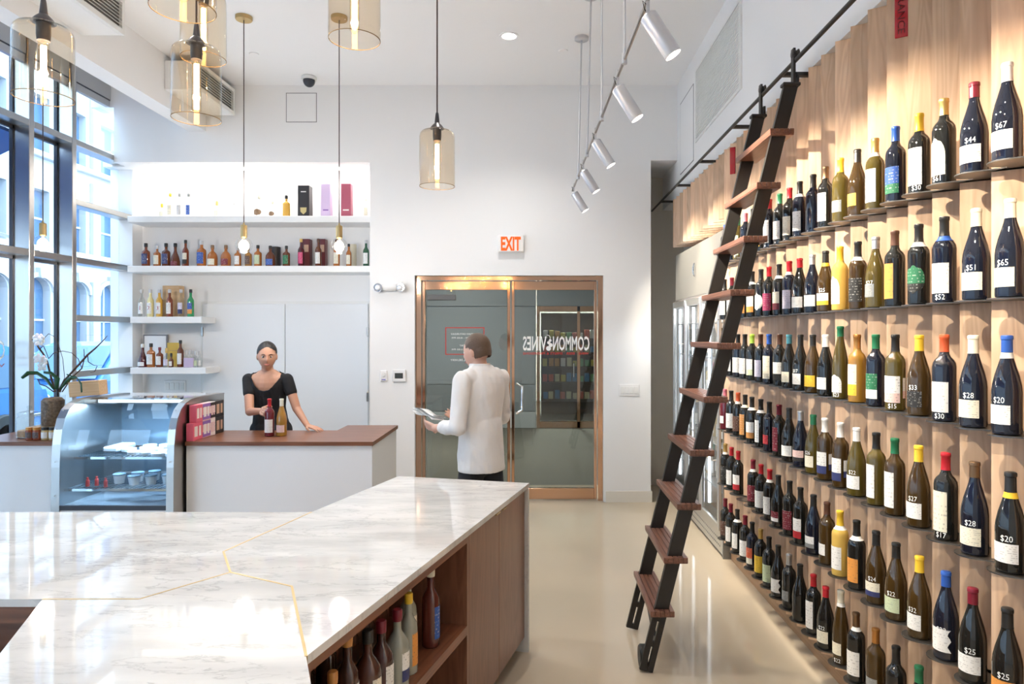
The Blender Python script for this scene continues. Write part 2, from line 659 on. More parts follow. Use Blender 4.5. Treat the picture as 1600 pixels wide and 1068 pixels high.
# access hatches: a hairline joint round a flush panel
def hatch(name, x0, x1, z0, z1, label):
    o = MB().cbox(x0, x1, YB - 0.004, YB + 0.006, z0, z1, 0.002).build(name, M_white)
    tag(o, label, 'hatch')
    f = MB()
    g = 0.007
    f.box(x0 - g, x0, YB - .002, YB + .004, z0 - g, z1 + g).box(x1, x1 + g, YB - .002, YB + .004, z0 - g, z1 + g)
    f.box(x0, x1, YB - .002, YB + .004, z0 - g, z0).box(x0, x1, YB - .002, YB + .004, z1, z1 + g)
    f.build('joint', M_gap, o)
p, q = at(448, 190, YB), at(494, 146, YB)
hatch('access_hatch', p.x, q.x, p.z, q.z, 'square white access hatch high on the back wall')

# large return-air grille on the right wall
g = empty('air_grille', (1.478, 5.57, 3.5), label='large white slatted air grille high on the side wall', cat='grille')
MB().box(-0.004, 0.0, -0.66, 0.66, 0.02, 0.62).build('backing', pm('vent_dark', (0.68, 0.68, 0.7), .8), g)
fr = MB()
fr.box(-0.012, 0, -.70, -.66, 0, .66).box(-.012, 0, .66, .70, 0, .66).box(-.012, 0, -.66, .66, 0, .025).box(-.012, 0, -.66, .66, .635, .66)
fr.build('frame', M_trim, g)
sl = MB().box(-0.01, -0.004, -.66, .66, -.004, .006).mesh('slat')
for k in range(30):
    put('slat', sl, M_trim, g, (0, 0, .04 + k * .02))
g = empty('access_hatch', (1.478, 6.65, 3.35), label='tall white access panel beside the air grille', cat='hatch')
MB().cbox(-.004, 0, -.28, .28, .02, .72, .002).build('cover', M_white, g)
MB().box(-.0025, 0, -.29, .29, .01, .73).build('joint', M_gap, g)

# supply vents on the bulkhead
def supply_vent(y0, y1, label):
    g = empty('supply_vent', (-3.26, (y0 + y1) / 2, 4.0), label=label, cat='vent')
    h = (y1 - y0) / 2
    MB().cbox(-.16, .13, -h, h, 0, .27, .006).build('housing', M_white, g)
    fr = MB()
    fr.box(.13, .16, -h, -h + .03, 0, .27).box(.13, .16, h - .03, h, 0, .27).box(.13, .16, -h + .03, h - .03, 0, .035).box(.13, .16, -h + .03, h - .03, .235, .27)
    fr.build('frame', M_trim, g)
    MB().box(.131, .134, -h + .03, h - .03, .03, .24).build('backing', pm('vent_shadow', (.2, .19, .18), .9), g)
    s = MB().add([(.134, -h + .03, .0), (.134, h - .03, .0), (.158, h - .03, -.012), (.158, -h + .03, -.012), (.134, -h + .03, .003), (.134, h - .03, .003), (.158, h - .03, -.009), (.158, -h + .03, -.009)],
                 [(0, 1, 2, 3), (7, 6, 5, 4), (0, 4, 5, 1), (2, 6, 7, 3), (1, 5, 6, 2), (0, 3, 7, 4)]).mesh('slat')
    for k in range(8):
        put('slat', s, M_trim, g, (0, 0, .05 + k * .026))
supply_vent(4.0, 5.16, 'long slatted white supply vent on the bulkhead nearer the windows front')
supply_vent(6.3, 7.05, 'slatted white supply vent on the bulkhead close to the back wall')

# ---------------------------------------------------------------- window wall
XG = -4.53
M_sash = pm('dark_sash', (0.03, 0.035, 0.05), 0.4)
def window(n, y0, y1, bars, label, deep=True):
    g = empty('window_%d' % n, (XW, y0, 0), label=label, kind='structure')
    w = y1 - y0
    MB().cbox(XG - XW - .02, 0, -.06, 0, 0, ZC, .004).build('mullion', M_steel, g)
    for z in bars:
        MB().cbox(XG - XW, -.002, 0, w, z - .058, z, .004).build('transom', M_steel, g)
    MB().box(-.153, -.147, 0, w, .15, ZC).build('pane', M_pane, g)
    f = MB()
    f.box(-.165, -.135, 0, .016, .1, ZC)
    if deep:
        f.box(-.165, -.135, w - .016, w, .1, ZC)
    for z in (bars if deep else []):
        f.box(-.165, -.135, 0, w, z - .085, z - .058)
    f.build('sash', M_sash, g)
    MB().box(-.17, 0, 0, w, 0, .15).build('sill', M_steel, g)
ZB = [3.61, 3.04, 2.484, 1.93, 1.39]
window(1, 6.527, 7.43, ZB, 'tall window beside the back shelves with four low bars', False)
window(2, 5.976, 6.464, [3.61, 2.484], 'narrow tall window between two steel mullions behind the orchid')
window(3, 5.428, 5.916, [3.61, 2.484], 'narrow tall window at the left edge')
ys = 5.368
n = 4
while ys > -3.2:
    y0 = max(ys - 1.03, -3.2)
    window(n, y0, ys, [3.61, 2.484], 'tall window further along the glass front')
    ys = y0 - .06
    n += 1
M_shade = pm('shade_fabric', (0.42, 0.42, 0.42), 0.7, bump=(300, .1))
for y0, y1, lb in ((6.53, 7.09, 'grey roller shade above the window next to the back wall'),
                   (5.98, 6.46, 'grey roller shade above the middle narrow window'),
                   (5.43, 5.91, 'grey roller shade above the leftmost narrow window')):
    g = empty('roller_shade', (-4.44, y0, 4.1), label=lb, cat='shade')
    MB().box(-.035, .035, 0, y1 - y0, .075, .23).build('cassette', M_shade, g)
    MB().box(-.02, .025, 0, y1 - y0, 0, .065).build('fabric', M_shade, g)
    MB().box(-.025, .03, 0, y1 - y0, .063, .077).build('rail', M_sash, g)

# ---------------------------------------------------------------- niche shelves and cupboard doors
M_shelf = pm('shelf_lacquer', (0.86, 0.86, 0.85), 0.3)
def wall_shelf(x0, x1, z, label):
    o = MB().cbox(x0, x1, 7.25, 7.62, z - .068, z, .004).build('wall_shelf', M_shelf)
    tag(o, label, 'shelf')
    return o
wall_shelf(-4.33, -1.72, 3.0, 'top white shelf of the back niche, brightly lit')
wall_shelf(-4.33, -1.72, 2.47, 'long white shelf below the brightly lit top shelf')
wall_shelf(-4.30, at(315, 0, 7.25).x, 1.93, 'short white shelf holding tequila bottles beside the cupboard')
wall_shelf(-4.30, at(322, 0, 7.25).x, 1.39, 'lowest short white shelf beside the cupboard')
M_cup = pm('door_lacquer', (0.8, 0.81, 0.82), 0.35)
MB().box(-3.72, -1.72, 7.6, 7.62, 0, 2.11).build('trim_1', M_trim)['kind'] = 'structure'
bpy.data.objects['trim_1']['label'] = 'white frame around the cupboard doors'
for n, x0, x1, hx in ((1, -3.685, -2.772, -3.685), (2, -2.766, -1.853, -1.853)):
    d = MB().cbox(x0, x1, 7.565, 7.598, 0.01, 2.08, .003).build('door_%d' % n, M_cup)
    struct(d, 'plain white cupboard door, %s leaf' % ('left' if n == 1 else 'right'))
    for z in (.25, 1.0, 1.72):
        MB().cbox(hx - .012, hx + .012, 7.552, 7.566, z, z + .1, .003).build('hinge', M_steel, d)
# cove lamp of the niche
lamp = MB().box(-4.2, -1.8, 7.31, 7.335, 3.50, 3.53).build('cove_light', pm('cove_tube', (1, 1, 1), .5, emit=(1, .96, .88), estr=2))
tag(lamp, 'slim light strip tucked under the top of the niche', 'light')
area('cove_lamp', (-3.0, 7.36, 3.47), (R(30), 0, 0), 2.4, .05, 7.5, (1, .95, .88))

# ---------------------------------------------------------------- entrance: two glass leaves in polished bronze
b = MB()
b.box(-1.251, -1.195, 7.16, 7.26, 0, 2.355).box(.66, .712, 7.16, 7.26, 0, 2.355).box(-1.195, .66, 7.16, 7.26, 2.31, 2.355)
struct(b.build('trim_2', M_bronze), 'polished bronze frame around the glass entrance')
M_wtext = pm('white_vinyl', (.92, .92, .9), .5)
M_rtext = pm('red_vinyl', (.5, .04, .03), .5)
def fit_text(s, w, h, bold=0.0):
    me = text_mesh(s, 1.0, bold=bold).copy()
    xs = [v.co.x for v in me.vertices]
    ys = [v.co.y for v in me.vertices]
    kx, ky = w / (max(xs) - min(xs)), h / (max(ys) - min(ys))
    cx, cy = (max(xs) + min(xs)) / 2, (max(ys) + min(ys)) / 2
    for v in me.vertices:
        v.co.x = (v.co.x - cx) * kx
        v.co.y = (v.co.y - cy) * ky
    return me
def leaf(n, x0, x1, hx, label):
    g = empty('door_%d' % n, (0, 7.2, 0), label=label, kind='structure')
    s = .03
    fr = MB()
    fr.cbox(x0, x0 + s, -.022, .022, .012, 2.3, .003).cbox(x1 - s, x1, -.022, .022, .012, 2.3, .003)
    fr.build('stile', M_bronze, g)
    MB().cbox(x0 + s, x1 - s, -.022, .022, .012, .125, .003).build('bottom_rail', M_bronze, g)
    MB().cbox(x0 + s, x1 - s, -.022, .022, 2.21, 2.3, .003).build('top_rail', M_bronze, g)
    MB().box(x0 + s, x1 - s, -.004, .004, .125, 2.21).build('pane', M_door_gl, g)
    MB().tube([(hx, -.022, .92), (hx, -.075, .92), (hx + .055, -.075, .95), (hx + .055, -.075, 1.2), (hx, -.075, 1.23), (hx, -.022, 1.23)], .014, 10).build('handle', M_chrome, g, True)
    return g
def glass_text(par, s, u0, u1, v0, v1, mat, D=7.194, name='lettering', bold=0.0):
    a, b2 = at(u0, v1, D), at(u1, v0, D)
    me = fit_text(s, b2.x - a.x, b2.z - a.z, bold)
    o = put(name, me, mat, par, ((a.x + b2.x) / 2, -.006, (a.z + b2.z) / 2), (R(90), 0, R(180)))
    return o
dl = leaf(3, -1.185, -.262, -.345, 'left glass entrance door with opening hours')
dr = leaf(4, -.246, .65, -.19, 'right glass entrance door with white reversed shop lettering')
glass_text(dr, 'COMMON', 864, 921, 525, 547.5, M_wtext, bold=.018)
glass_text(dr, 'VINES', 817, 854, 525, 547.5, M_wtext, bold=.018)
glass_text(dr, 'WINE · BEER · SPIRITS & PROVISIONS', 817, 920, 550, 553.8, M_rtext, bold=.02)
em = MB()
for u, v, r in ((857, 544, 3.8), (860.5, 538.8, 3.1), (857.3, 535, 2.5), (859.6, 531.6, 2.2)):
    c = at(u, v, 7.206)
    k = r * 7.2 / F
    em.add([(c.x + k * math.cos(2 * math.pi * i / 14), -.006, c.z + k * math.sin(2 * math.pi * i / 14)) for i in range(14)], [tuple(range(14))])
em.tube([(at(u, v, 7.206).x, -.006, at(u, v, 7.206).z) for u, v in ((859.8, 530), (859.4, 526), (857.5, 523.6), (854.5, 523.2))], .0035, 6)
em.build('grape_emblem', M_wtext, dr)
hb = MB()
a, c = at(696, 554, 7.206), at(757, 511, 7.206)
w = .010
hb.box(a.x, c.x, -.007, -.005, a.z, a.z + w).box(a.x, c.x, -.007, -.005, c.z - w, c.z).box(a.x, a.x + w, -.007, -.005, a.z + w, c.z - w).box(c.x - w, c.x, -.007, -.005, a.z + w, c.z - w)
hb.build('hours_border', M_rtext, dl)
for s, u0, u1, v0, v1 in (('MONDAY-SATURDAY', 704, 749, 520, 523), ('11:00 AM - 8:00 PM', 706, 747, 526.2, 528.9), ('SUNDAY', 718, 734, 538, 541),
                          ('12:00 PM - 6:00 PM', 706, 747, 544.3, 547), ('FREE LOCAL DELIVERY', 704, 749, 560.7, 563.7)):
    glass_text(dl, s, u0, u1, v0, v1, M_wtext)
# door closer
cl = MB().cbox(-1.13, -.83, -.07, -.022, 2.1, 2.16, .006)
cl.build('door_closer', pm('closer_grey', (.12, .12, .12), .5), dl)

# ---------------------------------------------------------------- lobby beyond the glass
M_carpet = pm('lobby_carpet', (.135, .128, .105), .95, noise=(60, .35), bump=(200, .3))
M_gran = pm('grey_granite', (.24, .265, .28), .25, noise=(90, .55))
struct(MB().box(-4.5, 3.2, 7.3, 18, -.1, -.002).build('floor_lobby', M_carpet), 'dark green carpet beyond the glass doors')
struct(MB().box(-1.7, 1.2, 7.32, 8.01, 3.4, 3.5).box(-4.5, 3.2, 8.01, 18, 3.4, 3.5).build('ceiling_lobby', M_cream), 'ceiling of the lobby')
struct(MB().box(-4.5, -4.4, 7.91, 18, 0, 3.4).build('wall_lobby_left', M_gran), 'granite side wall of the lobby')
struct(MB().box(3.1, 3.2, 8.01, 18, 0, 3.4).build('wall_lobby_right', M_gran), 'stone side wall of the lobby')
struct(MB().box(-4.5, 3.2, 18, 18.1, 0, 3.4).build('wall_lobby_back', M_cream), 'end wall of the shop across the lobby')
gw = empty('wall_lobby', (0, 12.7, 0), label='grey granite panelled wall across the lobby', kind='structure')
for x0, x1 in ((-4.4, -2.1), (-2.09, .02)):
    for z0, z1 in ((.31, .80), (.81, 2.25), (2.262, 3.4)):
        MB().cbox(x0, x1 - .006, 0, .08, z0, z1, .004).build('panel', M_gran, gw)
    MB().cbox(x0, x1 - .006, -.02, .08, 0, .30, .004).build('panel', pm('pale_stone', (.42, .45, .46), .4), gw)
MB().cbox(.03, 3.1, 0, .08, 2.262, 3.4, .004).build('panel', M_gran, gw)
MB().box(-4.4, .02, .03, .1, 0, 3.4).build('joint', M_gap, gw)
# the shop across the lobby
sf = empty('storefront', (0, 12.7, 0), label='bronze framed glass shopfront across the lobby', cat='shopfront')
for x in (.03, .78, 1.25, 2.0):
    MB().cbox(x, x + .06, -.02, .06, 0, 2.26, .004).build('post', M_bronze, sf)
MB().cbox(.09, 2.6, -.02, .06, 0, .12, .004).build('bottom_rail', M_bronze, sf)
MB().cbox(.09, 2.6, -.02, .06, 2.16, 2.26, .004).build('head_rail', M_bronze, sf)
for x0, x1 in ((.09, .78), (.84, 1.25), (1.31, 2.0)):
    MB().box(x0, x1, .015, .022, .12, 2.16).build('pane', M_door_gl, sf)
MB().tube([(.72, -.02, .95), (.72, -.07, .95), (.72, -.07, 1.2), (.72, -.02, 1.2)], .013).build('handle', M_chrome, sf, True)
rk = empty('snack_rack', (.75, 14.6, 0), label='dark rack of small packets inside the shop across the lobby', cat='rack')
for z in (.35, .72, 1.05, 1.35, 1.65):
    MB().cbox(-.6, .9, 0, .35, z - .025, z, .004).build('shelf', pm('rack_wood', (.08, .05, .035), .5), rk)
MB().box(-.62, -.6, 0, .35, 0, 1.9).build('side', MATS['rack_wood'], rk)
MB().box(.9, .92, 0, .35, 0, 1.9).build('side', MATS['rack_wood'], rk)
MB().box(-.62, .92, .35, .37, 0, 2.2).build('back', MATS['rack_wood'], rk)
pk = MB().cbox(-.05, .05, -.04, .04, 0, .16, .006).mesh('packet')
coln = ['cream', 'red', 'blue', 'yellow', 'white', 'green', 'orange']
cols = [(.8, .75, .5), (.75, .15, .1), (.1, .3, .6), (.7, .6, .1), (.85, .85, .82), (.15, .45, .2), (.8, .4, .1)]
for zi, z in enumerate((.35, .72, 1.05, 1.35, 1.65)):
    for k in range(11):
        i = random.randrange(7)
        o = put('snack_packet', pk, pm('packet_%d' % i, cols[i], .4), None, (.22 + k * .128 + random.uniform(-.01, .01), 14.72, z))
        o.scale.z = random.uniform(.7, 1.2)
        tag(o, 'small %s packet on the dark rack across the lobby, %s shelf up, %s from left' % (coln[i], ORD[zi], ORD[k]), 'packet', 'packets in the shop across the lobby')
rd = empty('display_rack', (1.62, 13.6, 0), label='reddish wooden rack of bright goods behind the shopfront', cat='rack')
M_red = pm('red_wood', (.24, .055, .03), .4)
for x in (-.32, .32):
    MB().cbox(x - .025, x + .025, -.02, .3, 0, 1.75, .004).build('post', M_red, rd)
for z in (.4, .75, 1.1, 1.45, 1.72):
    MB().cbox(-.295, .295, 0, .3, z - .025, z, .004).build('shelf', M_red, rd)
for zi, z in enumerate((.4, .75, 1.1, 1.45)):
    for k in range(5):
        i = random.randrange(7)
        o = put('carton', pk, pm('packet_%d' % i, cols[i], .4), None, (1.40 + k * .11, 13.72, z))
        tag(o, 'small %s carton on the reddish rack across the lobby, %s shelf up, %s from left' % (coln[i], ORD[zi], ORD[k]), 'carton', 'cartons on the reddish rack')
for x, y, pw in ((-1.5, 10.2, 110), (.4, 15.6, 420)):  # unseen ceiling panels, added to light the lobby and the shop beyond
    g = empty('fill_ceiling_panel', (x, y, 3.4), label='unseen square ceiling light added %s' % ('in the middle of the lobby' if y < 12 else 'inside the shop across the lobby'), cat='light')
    MB().box(-.3, .3, -.3, .3, -.02, 0).build('frame', M_trim, g)
    MB().box(-.27, .27, -.27, .27, -.024, -.02).build('diffuser', pm('fill_panel_glow_%d' % pw, (1, 1, 1), .5, emit=(1, .95, .85), estr=5), g)
    area('fill_panel_lamp', (x, y, 3.37), (0, 0, 0), .5, .5, pw, (1, .95, .86))

# ---------------------------------------------------------------- fittings on the back wall
g = empty('exit_sign', at(798.5, 395, YB - .001), label='white exit sign with glowing orange letters above the entrance', cat='sign')
MB().cbox(-.137, .137, -.05, 0, 0, .178, .012).build('housing', pm('sign_plastic', (.85, .84, .83), .35), g, True)
put('lettering', fit_text('EXIT', .205, .145, .035), pm('exit_glow', (.35, .03, .0), .5, emit=(1, .10, .004), estr=.75), g, (0, -.052, .09), (R(90), 0, 0))
g = empty('emergency_light', at(610.5, 449, YB - .001), label='white emergency light with two round lamp heads', cat='lamp')
MB().sphere((0, -.04, 0), .05, 20, 12, sx=2.2, sy=.9, sz=.85).build('body', MATS['sign_plastic'], g, True)
for sx in (-1, 1):
    q = Matrix.Translation((sx * .115, -.06, -.005)) @ Matrix.Rotation(R(90), 4, 'X')
    h = MB().lathe([(.02, -.05), (.042, -.02), (.046, .02), (.042, .028)], 18, mat=q).build('lamp_head', M_chrome, g, True)
    MB().sphere((sx * .115, -.088, -.005), .03, 14, 8, sy=.35).build('lens', pm('lens', (.75, .77, .8), .1, .3), h, True)
g = empty('thermostat', at(624, 586.5, YB - .001), label='white square thermostat with dark display', cat='thermostat')
MB().cbox(-.07, .07, -.025, 0, -.065, .065, .008).build('housing', MATS['sign_plastic'], g)
MB().box(-.042, .042, -.027, -.024, -.028, .028).build('display', pm('lcd', (.05, .055, .05), .3), g)
g = empty('wall_sensor', at(600, 586.5, YB - .001), label='small white dial control beside the thermostat', cat='control')
MB().cbox(-.035, .035, -.02, 0, -.058, .055, .006).build('housing', MATS['sign_plastic'], g)
MB().lathe([(.022, 0), (.02, .012)], 16, mat=Matrix.Translation((0, -.02, .012)) @ Matrix.Rotation(R(90), 4, 'X')).build('dial', M_trim, g, True)
MB().box(-.02, .02, -.0215, -.02, -.045, -.037).build('mark', pm('blue_mark', (.12, .1, .5), .5), g)
def plate(name, c, w, h, label, cat, n=4, y=YB - .001):
    g = empty(name, (c.x, y, c.z), label=label, cat=cat)
    MB().cbox(-w / 2, w / 2, -.008, 0, -h / 2, h / 2, .003).build('cover_plate', MATS['sign_plastic'], g)
    for k in range(n):
        x = (k - (n - 1) / 2) * w / n * .92
        MB().cbox(x - w / n * .36, x + w / n * .36, -.013, -.007, -h * .3, h * .3, .002).build('rocker', M_trim, g)
plate('switch_plate', at(983, 609, YB), .21, .12, 'white four gang light switch beside the alcove', 'switch')
plate('outlet_plate', at(274, 603, 7.62), .24, .13, 'white outlet plate low beside the cupboard', 'outlet', 4, 7.619)
plate('wall_control', at(420, 291, 7.62), .07, .115, 'small white control plate above the top niche shelf', 'control', 1, 7.619)
# ceiling fittings
g = empty('security_camera', (-2.27, 6.86, ZC), label='dark dome security camera on the ceiling by the back wall', cat='camera')
MB().lathe([(.075, -.035), (.075, -.01), (.065, 0)], 20).build('base', M_trim, g, True)
MB().sphere((0, 0, -.04), .06, 18, 10, sz=1.1).build('dome', pm('dome', (.03, .035, .045), .08), g, True)
for u, v, lb in ((397, 84, 'small white sprinkler cover on the ceiling left of the globe cord'), (880, 79, 'small white sprinkler cover on the ceiling beside the track canopy')):
    D = F * (ZC - H) / (VY - v)
    c = at(u, v, D)
    o = MB().lathe([(.04, -.008), (.043, -.004), (.043, 0)], 18).build('sprinkler_cover', M_ceil, None, True)
    o.location = (c.x, D, ZC)
    tag(o, lb, 'sprinkler')
# recessed downlights (one in view, the others over the island and aisle)
def downlight(x, y, pw, label):
    g = empty('downlight', (x, y, ZC), label=label, cat='light')
    MB().lathe([(.062, -.006), (.085, -.006), (.085, 0), (.062, 0), (.062, -.006)], 24, cap0=False, cap1=False).build('trim_ring', M_ceil, g, True)
    MB().lathe([(.062, -.004), (.0, -.0041)], 24, cap0=False, cap1=False).build('lens', pm('downlight_glow', (1, 1, 1), .5, emit=(1, .95, .88), estr=12), g)
    spot('downlight_lamp', (x, y, ZC - .02), (x, y, 0), pw, 120, .8, (1, .97, .93), .06)
DL = 72
downlight(-.225, 5.92, DL, 'round recessed downlight in the ceiling before the entrance')
for x, y, lb in ((-.3, 3.4, 'over the far end of the island'), (-.3, .9, 'above the viewer'), (-2.4, 3.6, 'over the left arm of the island'), (-2.4, 1.0, 'over the near left of the island'),
                 (-2.4, -1.4, 'behind the viewer by the windows'), (-.3, -1.4, 'behind the viewer by the aisle')):
    downlight(x, y, DL, 'round recessed downlight in the ceiling ' + lb)
# ================================================================ WINE WALL
ANG = R(33)
FD = (math.cos(ANG), -math.sin(ANG))      # a fin runs back into the wall and towards the viewer
SP, Y0 = .1625, 2.185                     # fin spacing, front edge of the fin behind the nearest whole bay
ROWZ = [2.271, 1.858, 1.445, 1.032, .619, .206]
NB = 20
ww = empty('wine_wall', (XF, 0, 0), label='maple wine wall of upright fins with small steel shelves', cat='wine display')
def fin_mesh(z0, z1):
    n = (-FD[1] * .018, FD[0] * .018)
    w = .25
    return MB().prism([(0, 0), (FD[0] * w, FD[1] * w), (FD[0] * w + n[0], FD[1] * w + n[1]), (n[0], n[1])], z0, z1).mesh('fin')
fm, fm2 = fin_mesh(.12, 3.17), fin_mesh(2.66, 3.17)
for i in range(-3, NB):
    put('fin', fm, M_maple, ww, (0, Y0 + SP * i, 0))
for i in range(NB, NB + 12):
    put('fin', fm2, M_maple, ww, (0, Y0 + SP * i, 0))
MB().box(.06, .09, 1.4, Y0 + SP * (NB - 1) + .02, 0, .12).build('plinth', wood('plinth_wood', (.30, .18, .10), (.42, .27, .16), 'Y', 1, .5), ww)
MB().box(.225, .25, 1.4, Y0 + SP * (NB + 11), .12, 3.17).build('backing', M_maple, ww)
# shelf plate with a rounded nose
def shelf_mesh():
    c = (-.025, -.115)
    r = .056
    pts = []
    base = math.atan2(FD[1], FD[0])
    for k in range(13):
        a = base + math.pi / 2 + math.pi * k / 12
        pts.append((c[0] + r * math.cos(a), c[1] + r * math.sin(a)))
    pts.append((pts[-1][0] + FD[0] * .17, pts[-1][1] + FD[1] * .17))
    pts.append((.02 + FD[0] * .16, -.02 + FD[1] * .16))
    pts.append((.0, -.004))
    return MB().prism(pts, -.004, 0).mesh('shelf')
sm = shelf_mesh()
for r, z in enumerate(ROWZ):
    for i in range(-1, NB):
        put('shelf', sm, M_plate, ww, (0, Y0 + SP * i, z))
# red region signs
M_sign = pm('red_acrylic', (.5, .02, .03), .15, coat=.5)
def region_sign(i, s, t0, t1, z0, z1, label):
    y = Y0 + SP * i
    g = empty('region_sign', (XF, y, 0), -ANG, label, 'sign')
    MB().cbox(t0, t1, -.008, -.001, z0, z1, .002).build('panel', M_sign, g)
    if not s:
        return
    me = fit_text(s, (z1 - z0) * .86, (t1 - t0) * .55)
    put('lettering', me, pm('sign_ink', (.12, .0, .0), .4), g, ((t0 + t1) / 2, -.0095, (z0 + z1) / 2), (R(90), R(90), 0))
region_sign(4, 'FRANCE', .030, .079, 2.965, 3.165, 'red acrylic sign lettered FRANCE on the wine wall')
region_sign(18, None, .0, .04, 2.94, 3.14, 'small red acrylic sign on a far fin above the ladder')

# ---------------------------------------------------------------- cooler
M_cool = pm('cooler_grey', (.22, .215, .2), .4)
M_alu = pm('aluminium', (.68, .68, .66), .3, .9)
YC0, YC1 = 5.32, 7.09
cg = empty('wine_cooler', (XF, YC0, 0), label='tall grey wine cooler with three glass doors', cat='cooler')
W = YC1 - YC0
MB().cbox(0, .2, 0, W, 2.09, 2.56, .006).build('top_panel', M_cool, cg)
MB().box(.02, .22, 0, W, .0, .04).build('base', M_cool, cg)
MB().box(.23, .25, 0, W, .1, 2.09).build('back', pm('cooler_inside', (.75, .76, .78), .5), cg)
MB().box(.0, .23, -.02, 0, 0, 2.56).build('side', M_cool, cg)
MB().box(.0, .23, W, W + .005, 0, 2.56).build('side', M_cool, cg)
MB().cbox(-.004, .02, .0, W, .03, .2, .003).build('kick_plate', M_alu, cg)
hole = MB().lathe([(.008, 0), (.008, .002)], 8, mat=Matrix.Rotation(R(-90), 4, 'Y')).mesh('vent_hole')
for k in range(40):
    for j in range(2):
        put('vent_hole', hole, M_gap, cg, (-.0045, .06 + k * .042, .08 + j * .05))
d3 = W / 3
for k in range(3):
    y0 = k * d3
    dr_ = empty('door', (0, y0, 0)); dr_.parent = cg
    fr = MB()
    fr.cbox(-.03, -.005, .006, .05, .21, 2.07, .004).cbox(-.03, -.005, d3 - .05, d3 - .006, .21, 2.07, .004)
    fr.cbox(-.03, -.005, .05, d3 - .05, .21, .26, .004).cbox(-.03, -.005, .05, d3 - .05, 2.01, 2.07, .004)
    fr.build('frame', M_alu, dr_)
    MB().box(-.02, -.014, .05, d3 - .05, .26, 2.01).build('pane', M_cool_gl, dr_)
    MB().tube([(-.03, .075, .75), (-.065, .075, .75), (-.065, .075, 1.65), (-.03, .075, 1.65)], .009).build('handle', M_alu, dr_, True)
for z in (.5, .85, 1.2, 1.55, 1.85):
    MB().box(.02, .2, .02, W - .02, z - .012, z).build('shelf', M_alu, cg)
MB().tube([(-.012, W * .5, 2.27), (-.018, W * .5 + .02, 2.30), (-.018, W * .5 + .02, 2.36), (-.012, W * .5, 2.39)], .006).build('emblem', M_chrome, cg, True)
for k in range(3):
    MB().box(.03, .05, (k + .92) * d3, (k + .96) * d3, .3, 2.0).build('light_strip', pm('led_strip', (1, 1, 1), .5, emit=(.93, .96, 1), estr=5), cg)
area('cooler_lamp', (XF + .12, YC0 + W / 2, 2.05), (0, 0, 0), .12, W * .9, 12, (.95, .97, 1))

# ---------------------------------------------------------------- ladder rail
rl = empty('ladder_rail', (1.345, 0, 3.16), label='long black steel ladder rail on brackets along the wine wall', cat='rail')
MB().cyl((0, 1.2, 0), (0, 7.85, 0), .0115, None, 12).build('rail', M_black, rl, True)
for y in (1.75, 2.75, 3.72, 4.66, 5.6, 6.5, 7.3):
    MB().bar((0, y, .0), (.155, y, .0), .03, .02).build('bracket', M_black, rl)

# ---------------------------------------------------------------- ladder
YA, YF = 3.53, 4.04
zt = 3.03
ld = empty('library_ladder', (.57, (YA + YF) / 2, 0), label='black steel rolling ladder with walnut treads leaning on the rail', cat='ladder')
hw = (YF - YA) / 2
bx_, tx_ = 0.0, .75
def lx(z):
    return bx_ + (tx_ - bx_) * z / zt
dirv = Vector((tx_ - bx_, 0, zt)).normalized()
side = Vector((dirv.z, 0, -dirv.x))
for y in (-hw, hw):
    st = MB().bar((lx(.33), y, .33), (lx(zt), y, zt), .028, .07, up=side).build('stile', M_black, ld)
    # slotted foot: two flat bars with cross ties, daylight between them
    ft = MB()
    for s in (-.0205, .0205):
        o_ = side * s
        ft.bar(Vector((lx(.0), y, .0)) + o_ + dirv * .012, Vector((lx(.34), y, .34)) + o_, .02, .030, up=side)
    for z in (.004, .13, .26):
        ft.bar(Vector((lx(z), y, z + .006)), Vector((lx(z + .03), y, z + .036)), .016, .06, up=side)
    ft.build('slotted_foot', M_black, st)
    # head: plate, hanger strap and roller on the rail
    MB().cbox(lx(zt) - .045, lx(zt) + .045, y - .025, y + .025, zt - .005, zt + .012, .003).build('cap_plate', M_black, st)
    hk = MB()
    hk.bar((.765, y, zt), (.765, y, zt + .19), .035, .012, up=(1, 0, 0))
    hk.bar((.783, y, zt), (.783, y, zt + .06), .035, .012, up=(1, 0, 0))
    hk.build('hanger', M_black, st)
    MB().lathe([(.02, -.018), (.026, -.014), (.018, -.004), (.018, .004), (.026, .014), (.02, .018)], 16,
               mat=Matrix.Translation((.775, y, zt + .165)) @ Matrix.Rotation(R(90), 4, 'Y')).build('roller', M_black, st, True)
tb = None
for k in range(10):
    z = .33 + k * .274
    x = lx(z)
    g = empty('tread', (x, 0, z)); g.parent = ld
    for j in range(5):
        MB().cbox(-.062 + j * .0252, -.062 + j * .0252 + .0225, -hw - .045, hw + .045, -.024, .002, .002).build('strip', M_tread, g)
    MB().cbox(-.06, .062, -hw - .04, hw + .04, -.03, -.006, .002).build('core', M_tread, g)
MB().bar((lx(.2) + .01, -hw + .02, .13), (lx(.3) - .0, hw - .01, .29), .012, .06).build('roller_bar', M_black, ld)
wl = MB().lathe([(.018, -.02), (.052, -.02), (.06, -.012), (.06, .012), (.052, .02), (.018, .02)], 24, mat=Matrix.Translation((lx(.1) - .03, -hw + .05, .062)) @ Matrix.Rotation(R(90), 4, 'Y')).build('wheel', M_rub, ld, True)

